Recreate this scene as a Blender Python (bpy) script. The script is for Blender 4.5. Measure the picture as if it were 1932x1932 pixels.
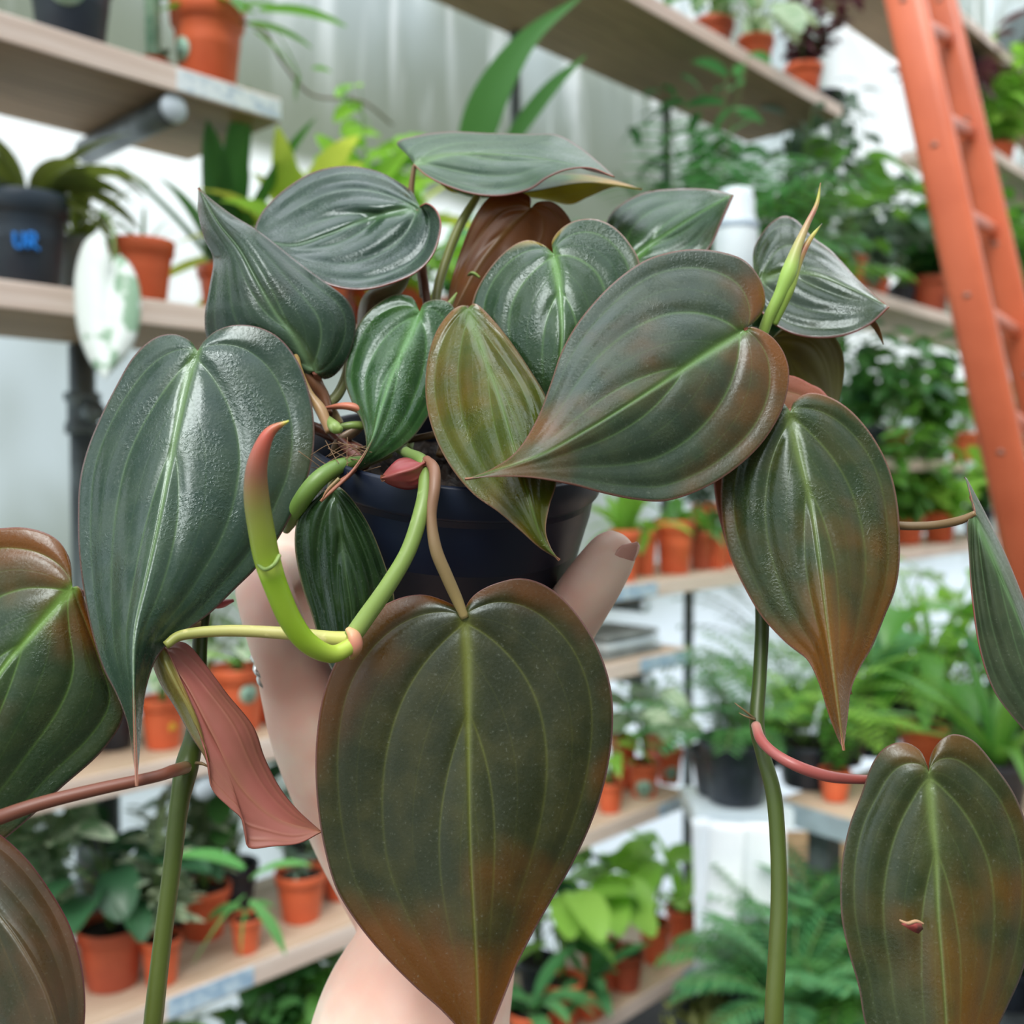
import bpy, math, random
import numpy as np
from mathutils import Vector, Matrix

for o in list(bpy.data.objects): bpy.data.objects.remove(o)
SC = bpy.context.scene; COL = SC.collection

# ------------------------------------------------------------------ camera
F_PX = 1932.0; CAMH = 1.5; TILT = math.atan(66/1932)
cd = bpy.data.cameras.new('camera'); cam = bpy.data.objects.new('camera', cd); COL.objects.link(cam)
cam.location = (0, 0, CAMH); cam.rotation_euler = (math.pi/2-TILT, 0, 0)
cd.sensor_width = 36; cd.lens = 36.0; cd.clip_start = .01; cd.clip_end = 200
cd.dof.use_dof = True; cd.dof.focus_distance = .315; cd.dof.aperture_fstop = 10.5
SC.camera = cam
# ------------------------------------------------------------------ world: overcast sky
W = bpy.data.worlds.new('overcast_sky'); SC.world = W; W.use_nodes = True
wn = W.node_tree; wn.nodes.clear()
wo = wn.nodes.new('ShaderNodeOutputWorld'); wb = wn.nodes.new('ShaderNodeBackground')
tc = wn.nodes.new('ShaderNodeTexCoord'); cr = wn.nodes.new('ShaderNodeValToRGB')
# brightest overhead and outside the long wall, dimmer inside the house behind the viewer
dp = wn.nodes.new('ShaderNodeVectorMath'); dp.operation = 'DOT_PRODUCT'; dp.inputs[1].default_value = (-.36, .34, .80)
mr = wn.nodes.new('ShaderNodeMapRange'); mr.inputs[1].default_value = -1; mr.inputs[2].default_value = 1
wn.links.new(tc.outputs['Generated'], dp.inputs[0]); wn.links.new(dp.outputs['Value'], mr.inputs[0]); wn.links.new(mr.outputs[0], cr.inputs[0])
el = cr.color_ramp.elements
el[0].position = .25; el[0].color = (.05, .055, .05, 1)
el[1].position = .95; el[1].color = (1.0, 1.06, 1.12, 1)
e = el.new(.50); e.color = (.26, .28, .27, 1)
e = el.new(.62); e.color = (.42, .45, .46, 1)
e = el.new(.72); e.color = (.82, .87, .90, 1)
wn.links.new(cr.outputs[0], wb.inputs[0]); wb.inputs[1].default_value = 2.55
wn.links.new(wb.outputs[0], wo.inputs[0])
sd = bpy.data.lights.new('soft_sun', 'SUN'); so = bpy.data.objects.new('soft_sun', sd); COL.objects.link(so)
sd.energy = 2.6; sd.angle = math.radians(30); sd.color = (1, .97, .92)
so.rotation_euler = (math.radians(38), math.radians(-12), 0)
SC.view_settings.view_transform = 'Standard'; SC.view_settings.look = 'None'
SC.view_settings.exposure = 0.34; SC.view_settings.gamma = 1.0; SC.view_settings.use_curve_mapping = False

# ------------------------------------------------------------------ geometry helpers
CR_ = Vector((1, 0, 0)); CF = Vector((0, math.cos(TILT), -math.sin(TILT))); CU = Vector((0, math.sin(TILT), math.cos(TILT)))
C0 = Vector((0, 0, CAMH))
aCR, aCF, aCU, aC0 = [np.array(v) for v in (CR_, CF, CU, C0)]
def P(px, py, d):
    return C0 + CF*d + CR_*((px-966)/F_PX*d) + CU*((966-py)/F_PX*d)
def PA(px, py, d):
    px, py, d = [np.asarray(a, float)[..., None] for a in (px, py, d)]
    return aC0 + aCF*d + aCR*((px-966)/F_PX*d) + aCU*((966-py)/F_PX*d)

# the long shelf wall runs off to the right, 43.5 degrees from the view
AL = math.atan((2800-966)/F_PX)
U0, U1 = math.sin(AL), math.cos(AL); N0, N1 = -U1, U0
OX, OY = (530-966)/F_PX*1.65, 1.65
SHROT = math.atan2(U1, U0)
def FR(s, n, z): return Vector((OX+U0*s+N0*n, OY+U1*s+N1*n, CAMH+z))
def S_at(px, n=0.0, z=0.0):
    k = (px-966)/F_PX; ct, st = math.cos(TILT), math.sin(TILT)
    # X = k*(Y ct - z st)
    X0, Y0 = OX+N0*n, OY+N1*n
    return (k*(Y0*ct - z*st) - X0)/(U0 - k*U1*ct)
def SH(px, z, n=.08):
    return FR(S_at(px, n, z), n, z)

class MB:
    def __init__(s): s.v = []; s.f = []; s.n = 0; s.at = []; s.mi = []; s.uv = []
    def add(s, verts, faces, t=None, mi=0):
        verts = np.asarray(verts, float).reshape(-1, 3)
        s.v.append(verts); s.f += [tuple(i+s.n for i in f) for f in faces]
        s.mi += [mi]*len(faces)
        s.at.append(np.zeros(len(verts)) if t is None else np.asarray(t, float).ravel()); s.n += len(verts)
    def build(s, name, mat, parent=None, smooth=True, loc=None, rotz=0):
        me = bpy.data.meshes.new(name)
        V = np.concatenate(s.v)
        me.from_pydata(V.tolist(), [], s.f); me.update()
        for m in (mat if isinstance(mat, (list, tuple)) else [mat]): me.materials.append(m)
        a = me.attributes.new('t', 'FLOAT', 'POINT'); a.data.foreach_set('value', np.concatenate(s.at))
        me.polygons.foreach_set('material_index', s.mi)
        if smooth: me.polygons.foreach_set('use_smooth', [True]*len(me.polygons))
        o = bpy.data.objects.new(name, me); COL.objects.link(o)
        if parent is not None:
            o.parent = parent
        if loc is not None: o.location = loc; o.rotation_euler = (0, 0, rotz)
        return o
def tag(o, label=None, cat=None, group=None, kind=None):
    if label: o['label'] = label
    if cat: o['category'] = cat
    if group: o['group'] = group
    if kind: o['kind'] = kind
    return o
def empty(name, loc, rotz=0, label=None, cat=None, group=None):
    o = bpy.data.objects.new(name, None); COL.objects.link(o); o.location = loc; o.rotation_euler = (0, 0, rotz)
    o.empty_display_size = .02
    return tag(o, label, cat, group)
def keep_world(o, parent):
    """mesh made in world coordinates, hung under an empty at parent.location (no rotation)"""
    o.parent = parent; o.location = -Vector(parent.location)
    return o
def box(mb, lo, hi, b=.0):
    x0, y0, z0 = lo; x1, y1, z1 = hi
    v = [(x0,y0,z0),(x1,y0,z0),(x1,y1,z0),(x0,y1,z0),(x0,y0,z1),(x1,y0,z1),(x1,y1,z1),(x0,y1,z1)]
    mb.add(v, [(0,3,2,1),(4,5,6,7),(0,1,5,4),(1,2,6,5),(2,3,7,6),(3,0,4,7)])
def bevel(o, w, seg=2):
    m = o.modifiers.new('bevel', 'BEVEL'); m.width = w; m.segments = seg; m.limit_method = 'ANGLE'
    return o
def catmull(pts, n):
    P_ = np.asarray(pts, float); P_ = np.vstack([2*P_[0]-P_[1], P_, 2*P_[-1]-P_[-2]])
    out = []; K = len(P_)-3; M = 16
    for i in range(K):
        p0, p1, p2, p3 = P_[i:i+4]
        t = np.linspace(0, 1, M, endpoint=(i == K-1))[:, None]
        out.append(.5*((2*p1)+(-p0+p2)*t+(2*p0-5*p1+4*p2-p3)*t**2+(-p0+3*p1-3*p2+p3)*t**3))
    D = np.vstack(out); L = np.r_[0, np.cumsum(np.linalg.norm(np.diff(D[:, :2 if D.shape[1] < 3 else 3], axis=0), axis=1))]
    s = np.linspace(0, L[-1], n)
    return np.stack([np.interp(s, L, D[:, k]) for k in range(D.shape[1])], 1)
def tube(mb, pts, rad, n=24, k=10, cap=True, flat=1.0):
    """pts: list of 3-D points, rad: list or float"""
    pts = [tuple(p) for p in pts]
    r = [rad]*len(pts) if np.isscalar(rad) else list(rad)
    D = catmull([p+(rr,) for p, rr in zip(pts, r)], n) if len(pts) > 2 else np.array([np.r_[np.array(pts[0])*(1-a)+np.array(pts[1])*a, r[0]*(1-a)+r[1]*a] for a in np.linspace(0, 1, n)])
    C, R = D[:, :3], np.maximum(D[:, 3], 1e-5)
    T = np.gradient(C, axis=0); T /= np.linalg.norm(T, axis=1)[:, None]+1e-12
    nrm = np.cross(T[0], (0, 0, 1)); 
    if np.linalg.norm(nrm) < .1: nrm = np.cross(T[0], (0, 1, 0))
    nrm /= np.linalg.norm(nrm); V = []
    for i in range(n):
        nrm = nrm - T[i]*np.dot(nrm, T[i]); nrm /= np.linalg.norm(nrm)+1e-12
        b = np.cross(T[i], nrm)
        a = np.linspace(0, 2*np.pi, k, endpoint=False)[:, None]
        V.append(C[i] + R[i]*(np.cos(a)*nrm + np.sin(a)*b*flat))
    V = np.vstack(V); t = np.repeat(np.linspace(0, 1, n), k)
    F = [(i*k+j, i*k+(j+1) % k, (i+1)*k+(j+1) % k, (i+1)*k+j) for i in range(n-1) for j in range(k)]
    if cap:
        F.append(tuple(range(k-1, -1, -1))); F.append(tuple((n-1)*k+j for j in range(k)))
    mb.add(V, F, t)
def lathe(mb, prof, k=36, c=(0, 0, 0), M=None, mi=0):
    prof = np.array(prof, float); n = len(prof)
    a = np.linspace(0, 2*np.pi, k, endpoint=False)
    V = np.stack([prof[:, 0][:, None]*np.cos(a), prof[:, 0][:, None]*np.sin(a), np.repeat(prof[:, 1][:, None], k, 1)], -1).reshape(-1, 3)
    if M is not None: V = V @ np.array(M.to_3x3()).T + np.array(M.translation)
    V = V + np.array(c)
    F = [(i*k+j, i*k+(j+1) % k, (i+1)*k+(j+1) % k, (i+1)*k+j) for i in range(n-1) for j in range(k)]
    mb.add(V, F, None, mi)

# ------------------------------------------------------------------ node helpers
class E:
    def __init__(s, nt, sock): s.nt = nt; s.s = sock
    def _m(s, op, *o):
        n = s.nt.nodes.new('ShaderNodeMath'); n.operation = op
        s.nt.links.new(s.s, n.inputs[0])
        for i, x in enumerate(o):
            if isinstance(x, E): s.nt.links.new(x.s, n.inputs[i+1])
            else: n.inputs[i+1].default_value = x
        return E(s.nt, n.outputs[0])
    def __add__(s, o): return s._m('ADD', o)
    def __sub__(s, o): return s._m('SUBTRACT', o)
    def __mul__(s, o): return s._m('MULTIPLY', o)
    def __truediv__(s, o): return s._m('DIVIDE', o)
    def exp(s): return s._m('EXPONENT')
    def pow(s, p): return s._m('POWER', p)
    def mx(s, o): return s._m('MAXIMUM', o)
    def mn(s, o): return s._m('MINIMUM', o)
    def sin(s): return s._m('SINE')
    def abs(s): return s._m('ABSOLUTE')
    def gt(s, o): return s._m('GREATER_THAN', o)
    def ss(s, a, b):
        n = s.nt.nodes.new('ShaderNodeMapRange'); n.interpolation_type = 'SMOOTHSTEP'
        s.nt.links.new(s.s, n.inputs[0]); n.inputs[1].default_value = a; n.inputs[2].default_value = b
        return E(s.nt, n.outputs[0])
def attr(nt, name):
    n = nt.nodes.new('ShaderNodeAttribute'); n.attribute_name = name; return E(nt, n.outputs['Fac'])
def noise(nt, scale, detail=3, coord='Object', stretch=None, rough=.5, dist=0, seed=0):
    t = nt.nodes.new('ShaderNodeTexCoord'); m = nt.nodes.new('ShaderNodeMapping')
    nt.links.new(t.outputs[coord], m.inputs[0])
    if stretch: m.inputs['Scale'].default_value = stretch
    m.inputs['Location'].default_value = (seed*1.37, seed*.71, seed*2.3)
    n = nt.nodes.new('ShaderNodeTexNoise'); n.inputs['Scale'].default_value = scale; n.inputs['Detail'].default_value = detail
    n.inputs['Roughness'].default_value = rough; n.inputs['Distortion'].default_value = dist
    nt.links.new(m.outputs[0], n.inputs[0]); return E(nt, n.outputs[0])
def mixc(nt, fac, a, b):
    n = nt.nodes.new('ShaderNodeMix'); n.data_type = 'RGBA'
    for idx, x in ((6, a), (7, b)):
        if hasattr(x, 'is_linked') or isinstance(x, bpy.types.NodeSocket): nt.links.new(x, n.inputs[idx])
        else: n.inputs[idx].default_value = (*x, 1)
    if isinstance(fac, E): nt.links.new(fac.s, n.inputs[0])
    else: n.inputs[0].default_value = fac
    return n.outputs[2]
def ramp(nt, fac, stops):
    n = nt.nodes.new('ShaderNodeValToRGB'); nt.links.new(fac.s, n.inputs[0]); el = n.color_ramp.elements
    el[0].position, el[0].color = stops[0][0], (*stops[0][1], 1)
    el[1].position, el[1].color = stops[-1][0], (*stops[-1][1], 1)
    for p, c in stops[1:-1]:
        x = el.new(p); x.color = (*c, 1)
    return n.outputs[0]
def newmat(name):
    m = bpy.data.materials.new(name); m.use_nodes = True; nt = m.node_tree
    return m, nt, nt.nodes['Principled BSDF'], nt.nodes['Material Output']
def put(nt, x, sock):
    if isinstance(x, E): nt.links.new(x.s, sock)
    elif isinstance(x, bpy.types.NodeSocket): nt.links.new(x, sock)
    else: sock.default_value = (*x, 1) if isinstance(x, tuple) else x
def bump(nt, bs, h, strength=.3, dist=.001):
    b = nt.nodes.new('ShaderNodeBump'); b.inputs['Strength'].default_value = strength; b.inputs['Distance'].default_value = dist
    nt.links.new(h.s, b.inputs['Height']); nt.links.new(b.outputs[0], bs.inputs['Normal'])
def simple(name, c, rough=.5, c2=None, scale=20, spec=.5, metal=0, bmp=0, stretch=None, coord='Object', lo=.35, hi=.65):
    m, nt, bs, out = newmat(name)
    bs.inputs['Roughness'].default_value = rough; bs.inputs['Metallic'].default_value = metal
    bs.inputs['Specular IOR Level'].default_value = spec
    n = noise(nt, scale, 4, coord, stretch)
    put(nt, mixc(nt, n.ss(lo, hi), c, c2 or tuple(x*.8 for x in c)), bs.inputs['Base Color'])
    if bmp: bump(nt, bs, n, bmp, .002)
    return m
def trans(nt, bs, out, col, fac):
    tr = nt.nodes.new('ShaderNodeBsdfTranslucent'); put(nt, col, tr.inputs[0])
    mx = nt.nodes.new('ShaderNodeMixShader'); mx.inputs[0].default_value = fac
    nt.links.new(bs.outputs[0], mx.inputs[1]); nt.links.new(tr.outputs[0], mx.inputs[2]); nt.links.new(mx.outputs[0], out.inputs[0])

# materials -----------------------------------------------------------
M_TERRA = simple('terracotta_plastic', (.80, .165, .065), .42, (.68, .12, .045), 9)
M_TERRAD = simple('terracotta_plastic_worn', (.56, .115, .05), .5, (.42, .08, .04), 12)
M_BLACK = simple('dark_plastic', (.028, .036, .052), .38, (.016, .02, .03), 14, bmp=.04)
M_NAVY = simple('navy_plastic', (.04, .06, .085), .4, (.025, .035, .055), 12)
M_GREYP = simple('grey_plastic', (.30, .33, .33), .4, (.2, .22, .22), 12)
M_WHITEP = simple('white_plastic', (.78, .86, .90), .35, (.62, .72, .8), 6)
M_SOIL = simple('potting_soil', (.030, .019, .012), .95, (.008, .005, .004), 160, bmp=1.0)
M_STEEL = simple('galvanised_pipe', (.20, .235, .25), .45, (.12, .14, .155), 25, metal=.35)
M_CAP = simple('pale_end_cap', (.70, .80, .90), .4)
M_MINT = simple('mint_sticker', (.42, .62, .50), .5, (.30, .50, .40), 40)
M_MINT2 = simple('mint_sticker_print', (.22, .38, .31), .5)
M_ORANGE = simple('orange_painted_metal', (.66, .155, .070), .38, (.54, .115, .050), 7, lo=.3, hi=.8)
M_SCREW = simple('rivet_metal', (.35, .2, .16), .5, metal=.5)
M_BLUEPEN = simple('blue_marker_ink', (.01, .28, .95), .5)
M_YELPEN = simple('yellow_marker_ink', (.85, .55, .05), .5)
def wood(name, a, b, seed=0):
    m, nt, bs, out = newmat(name)
    g = noise(nt, 1.0, 5, 'Object', (4, 70, 70), .6, .6, seed); k = noise(nt, 1.0, 2, 'Object', (3, 9, 9), .5, 0, seed+4)
    c = mixc(nt, g.ss(.35, .7), a, b)
    c = mixc(nt, k.ss(.62, .72)*.35, c, (b[0]*.6, b[1]*.6, b[2]*.6))
    put(nt, c, bs.inputs['Base Color']); bs.inputs['Roughness'].default_value = .7
    bump(nt, bs, g, .15, .002); return m
M_WOOD = wood('brown_board_face', (.58, .45, .34), (.42, .30, .20))
M_EDGE = wood('pale_sawn_edge', (.86, .73, .66), (.70, .55, .47), 5)
M_WOOD_SHADE = wood('shaded_scaffold_board', (.33, .215, .12), (.21, .135, .07), 3)  # old stained board face, darkened further to put underside shade into the colour
M_WOODT = wood('tan_plank', (.60, .36, .16), (.45, .25, .10), 7)
def tape_mat():
    m, nt, bs, out = newmat('pale_blue_tape')
    n = noise(nt, 45, 4)
    put(nt, mixc(nt, n.ss(.45, .62), (.36, .52, .70), (.62, .76, .88)), bs.inputs['Base Color']); bs.inputs['Roughness'].default_value = .35
    return m
M_TAPE = tape_mat()
def tapew():
    m, nt, bs, out = newmat('whitish_tape')
    n = noise(nt, 45, 4)
    put(nt, mixc(nt, n.ss(.35, .55), (.5, .62, .75), (.85, .93, .98)), bs.inputs['Base Color']); bs.inputs['Roughness'].default_value = .3
    return m
M_TAPEW = tapew()
def leafmat(name, a, b, tr=None, rough=.4, fac=.3, var=None, varscale=30, under=None):
    """background foliage: each blade a little different"""
    m, nt, bs, out = newmat(name)
    g = nt.nodes.new('ShaderNodeNewGeometry'); r = E(nt, g.outputs['Random Per Island'])
    c = mixc(nt, r, a, b)
    if var:
        n = noise(nt, varscale, 3); c = mixc(nt, n.ss(.54, .60), c, var)
    put(nt, c, bs.inputs['Base Color']); bs.inputs['Roughness'].default_value = rough
    trans(nt, bs, out, c if tr is None else tr, fac); return m
LM = dict(
 green=leafmat('green_foliage', (.06, .20, .035), (.12, .32, .06), (.20, .50, .05)),
 mid=leafmat('mid_green_foliage', (.04, .15, .04), (.10, .27, .08), (.12, .36, .06)),
 dark=leafmat('dark_green_foliage', (.015, .065, .03), (.04, .13, .055), (.05, .18, .05), fac=.15),
 grey=leafmat('grey_green_foliage', (.10, .17, .13), (.20, .30, .22), (.2, .35, .2), fac=.15),
 blue=leafmat('blue_green_foliage', (.05, .20, .075), (.13, .34, .13), (.14, .42, .12)),
 lime=leafmat('lime_foliage', (.17, .40, .05), (.30, .54, .10), (.38, .75, .08), fac=.4),
 yellow=leafmat('yellow_green_foliage', (.42, .52, .08), (.24, .44, .06), (.75, .85, .12), fac=.45),
 olive=leafmat('olive_foliage', (.12, .17, .05), (.22, .27, .09), (.3, .4, .06)),
 pale=leafmat('pale_variegated_foliage', (.45, .60, .42), (.60, .72, .52), (.5, .7, .4), var=(.16, .34, .16), varscale=60),
 silver=leafmat('silver_edged_foliage', (.30, .42, .30), (.52, .60, .38), (.3, .42, .2), var=(.62, .70, .46), varscale=70, fac=.2),
 purple=leafmat('dark_purple_foliage', (.06, .02, .03), (.12, .04, .05), (.15, .04, .05)),
 marble=leafmat('white_marbled_leaf', (.86, .92, .90), (.86, .92, .90), (.8, .9, .85), var=(.30, .48, .33), varscale=26, fac=.25),
 moss=leafmat('mossy_foliage', (.16, .19, .05), (.24, .26, .08), (.3, .3, .08)),
 stripe=leafmat('striped_leaf', (.10, .34, .09), (.16, .42, .12), (.2, .6, .15)),
)
M_STEMG = simple('green_stem', (.12, .26, .05), .5, (.18, .24, .08), 30)
M_STEMB = simple('brown_stem', (.16, .11, .06), .6, (.10, .07, .04), 30)

# ------------------------------------------------------------------ structure
def wall_mat():
    m, nt, bs, out = newmat('creased_polythene')
    t = nt.nodes.new('ShaderNodeTexCoord'); sp = nt.nodes.new('ShaderNodeSeparateXYZ'); nt.links.new(t.outputs['Object'], sp.inputs[0])
    z = E(nt, sp.outputs[2]); 
    st = noise(nt, 1.0, 4, 'Object', (9, 9, 1.3), .55, .8); big = noise(nt, 1.0, 2, 'Object', (2.2, 2.2, 1.6), .5, .4, 3)
    # clean pane between the shelves, grimy film just above it, clear again higher up
    clean = (z.ss(.28, .33))*((z.ss(.60, .66)*-1)+1.0)
    high = z.ss(.66, 1.25)
    xs = E(nt, sp.outputs[0]); sa_, sb_ = S_at(1555, .34, 1.0), S_at(1720, .34, 1.0)
    pane = xs.ss(sa_-.1, sa_+.15)*((xs.ss(sb_, sb_+.3)*-1)+1.)*z.ss(.62, .8)
    k = ((st.ss(.50, .68)*high).mx(clean*.9)).mx(pane)
    base = mixc(nt, big.ss(.40, .60), (.30, .34, .30), (.54, .61, .62))
    band = z.ss(.56, .60)*((z.ss(.72, 1.15)*-1)+1.)
    base = mixc(nt, band, base, (.20, .225, .17))
    low = (z.ss(-.50, -.30)*-1+1.)*xs.ss(S_at(900, .34, -.6), S_at(1100, .34, -.6))
    base = mixc(nt, low*.9, base, (.80, .88, .95))
    c = mixc(nt, k, base, (.94, .97, .97))
    put(nt, c, bs.inputs['Base Color']); bs.inputs['Roughness'].default_value = .38
    bump(nt, bs, st, .5, .02)
    trans(nt, bs, out, c, .62)
    return m
def wall():
    mb = MB(); nx, nz = 260, 50
    s = np.linspace(-3.2, 12, nx); z = np.linspace(-1.5, 2.6, nz); S, Z = np.meshgrid(s, z)
    n = .34 + .006*np.sin(S*23+np.sin(Z*3)*1.5)+.005*np.sin(S*51+Z*2)
    V = np.stack([S, n, Z], -1).reshape(-1, 3)
    F = [(j*nx+i, j*nx+i+1, (j+1)*nx+i+1, (j+1)*nx+i) for j in range(nz-1) for i in range(nx-1)]
    mb.add(V, F); o = mb.build('wall_back', wall_mat(), loc=FR(0, 0, 0), rotz=SHROT)
    tag(o, 'creased translucent polythene greenhouse wall behind the shelves', kind='structure')
wall()
mb = MB(); box(mb, (-6, -3, -.05), (14, 16, 0)); tag(mb.build('floor', simple('grey_concrete', (.06, .055, .05), .85, (.04, .037, .032), 4), smooth=False), 'grey concrete greenhouse floor', kind='structure')

for i in range(9):  # rafters and purlins out of view, added to break up reflections on the leaves
    mb = MB(); box(mb, (-4.2+i*1.05, -4, 3.30), (-4.2+i*1.05+.10, 2.6+i*.35, 3.42)); o = mb.build('added_roof_bar_%d' % (i+1), M_STEEL, smooth=False); tag(o, 'unseen grey roof rafter added over the viewer to streak leaf reflections', kind='structure')
for i in range(4):
    mb = MB(); box(mb, (-4.3, -3.5+i*1.7, 3.43), (4.6, -3.5+i*1.7+.12, 3.5)); o = mb.build('added_roof_bar_%d' % (i+10), M_STEEL, smooth=False); tag(o, 'unseen grey roof purlin added over the viewer to streak leaf reflections', kind='structure')
# ------------------------------------------------------------------ shelves
TH = .038
def board(px0, px1, z, label, dep=.29, tapes=(), mat=None, s0=None):
    a = S_at(px0, 0, z) if s0 is None else s0; b = S_at(px1, 0, z)
    o = FR(a, 0, z-TH)
    mb = MB(); box(mb, (0, 0, 0), (b-a, dep, TH)); mb.mi = [1, 1, 0, 0, 0, 0]; ob = mb.build('shelf_board', [M_EDGE, mat or M_WOOD], smooth=False, loc=o, rotz=SHROT)
    bevel(ob, .0025); tag(ob, label, 'shelf', 'wooden shelf boards')
    for (p, q, mt) in tapes:
        c, d = S_at(p, 0, z)-a, S_at(q, 0, z)-a
        m2 = MB(); box(m2, (c, -.0012, .004), (d, -.0002, TH-.004)); tag(m2.build('tape_strip', mt, ob, smooth=False), 'pale blue tape stuck on the front edge')
    return ob
ZT, ZM, ZL4, ZL5, ZL6 = .603, .258, -.418, -.775, -1.215
ZU, ZR1, ZR2, ZR3, ZTOP, ZTR = 1.10, .585, .06, -.243, 1.68, 1.27
board(-1100, 530, ZT, 'thick pale-edged board of the upper left shelf with whitish tape at its right end', tapes=((333, 529, M_TAPEW),), mat=M_WOOD_SHADE)
board(-1100, 1200, ZM, 'long pale board running behind the held plant, under the black pot with blue writing', mat=M_WOOD_SHADE)
board(-1100, 655, ZL4, 'pale board at lower left under the two orange pots', tapes=())
board(-1100, 1300, ZL5, 'pale board across the bottom left, carrying the silvery plant', tapes=((315, 478, M_TAPE), (1243, 1299, M_TAPE)))
board(700, 1376, ZL6, 'lowest pale board, under the lime leaved plants', tapes=((1290, 1356, M_TAPE),))
board(900, 1300, ZL4, 'short pale board ending in blue tape to the right of the thumb', tapes=((1208, 1299, M_TAPE),), s0=S_at(905, 0, ZL4))
board(1080, 1935, ZR3, 'pale board carrying the row of orange pots right of the thumb', tapes=((1150, 1240, M_TAPE),))
board(770, 1590, ZU, 'high board crossing the top middle of the picture, seen from below', dep=.32, mat=M_WOOD_SHADE)
board(1560, 2060, ZR1, 'pale board meeting the orange ladder, under the ribbed brown pot')
board(1600, 2060, ZR2, 'board behind the ladder with a pale tape mark beside the orange rail', tapes=((1822, 1858, M_TAPEW),))
board(1565, 2300, ZTOP, 'topmost board at the upper right, behind both ladder rails', dep=.32, mat=M_WOOD_SHADE)
board(1840, 2300, ZTR, 'board at the right edge behind the ladder, under the lime bush')
# scaffold poles and arms
def pole(px, n, z0, z1, r, label, clampz=()):
    p = FR(S_at(px, n, (z0+z1)/2), n, z0)
    e = empty('scaffold_pole', p, SHROT, label, 'pole', 'upright scaffold poles')
    mb = MB(); lathe(mb, [(0, 0), (r, 0), (r, z1-z0), (0, z1-z0)], 20); mb.build('pipe', M_STEEL, e)
    for c in clampz:
        m2 = MB(); zz = c-z0
        lathe(m2, [(r, zz-.035), (r*1.35, zz-.033), (r*1.35, zz-.018), (r*1.15, zz-.012), (r*1.15, zz+.018), (r*1.4, zz+.022), (r*1.4, zz+.034), (r, zz+.036)], 20)
        tube(m2, [(0, -r*.8, zz), (0, -r*2.4, zz+.002)], r*.8, 4, 12); m2.build('pipe_clamp', M_STEEL, e)
pole(168, .285, -1.5, ZM-.04, .021, 'grey scaffold pole left of the big left leaf, with a clamp', (.105,))
pole(205, .30, -1.5, ZL4-.04, .024, 'dark grey pole behind the silvery plant at lower left')
pole(972, .30, -1.5, 2.2, .013, 'thin grey pole beside the tall strap leaves at top centre')
pole(1256, .30, -.3, 1.4, .013, 'thin dark pole below the high board')
pole(1297, .20, -1.5, ZR3-.04, .014, 'dark pole beside the end of the short taped board')
def arm(px, z, label, r=.021):
    s = S_at(px, .012, z); e = empty('shelf_support_tube', FR(s, .012, z), SHROT, label, 'support tube', 'tubes under the shelves')
    mb = MB(); tube(mb, [(0, 0, 0), (0, .29, 0)], r, 4, 20); mb.build('tube', M_STEEL, e)
    m2 = MB(); tube(m2, [(0, -.006, 0), (0, -.001, 0)], [r*.9, r*1.04], 3, 20); tag(m2.build('end_cap', M_CAP, e), 'pale blue round end cap')
arm(327, ZT-TH-.021, 'grey tube with a pale round cap under the upper left shelf')
arm(386, ZL4-TH-.021, 'tube with pale cap below the board with the two orange pots', .019)
arm(1217, ZR3-TH-.019, 'tube with pale cap under the orange pot row, right of the thumb', .018)
arm(1222, ZL4-TH-.019, 'tube with pale cap below the short taped board', .018)

# ------------------------------------------------------------------ background plants
def blade(mb, base, d, L, Wd, droop=.6, fold=.25, shape='lance', seg=7, roll=0, t0=0.):
    d = np.array(d, float); d /= np.linalg.norm(d)+1e-9
    up = np.array((0, 0, 1.)); side = np.cross(d, up)
    if np.linalg.norm(side) < .05: side = np.array((math.cos(roll*7), math.sin(roll*7), 0.))
    side /= np.linalg.norm(side)
    if roll:
        nn = np.cross(side, d); side = side*math.cos(roll)+nn*math.sin(roll)
    p = np.array(base, float); V = []; T = []; cur = d.copy(); st = L/seg
    for i in range(seg+1):
        s = i/seg
        if shape == 'lance': w = math.sin(math.pi*min(1, s*.9+.08))**.8
        elif shape == 'oval': w = math.sin(math.pi*(s*.93+.05))**.55
        elif shape == 'heart': w = (1-s)**.75*min(1, (s+.06)*6)**.5*1.15
        elif shape == 'strap': w = min(1, s*5+.35)*(1-s**4)**.8
        w = max(w, .02)*Wd/2
        nn = np.cross(side, cur)
        V += [p-side*w+nn*w*fold, p-side*w*.5+nn*w*fold*.35, p, p+side*w*.5+nn*w*fold*.35, p+side*w+nn*w*fold]; T += [s]*5
        cur = cur + np.array((0, 0, -1.))*droop/seg; cur /= np.linalg.norm(cur)
        side = side - cur*np.dot(side, cur); side /= np.linalg.norm(side)
        p = p+cur*st
    F = [(i*5+j, i*5+j+1, (i+1)*5+j+1, (i+1)*5+j) for i in range(seg) for j in range(4)]
    mb.add(V, F, T)
def rdir(rng, az, el):
    return (math.cos(az)*math.cos(el), math.sin(az)*math.cos(el), math.sin(el))
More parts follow.
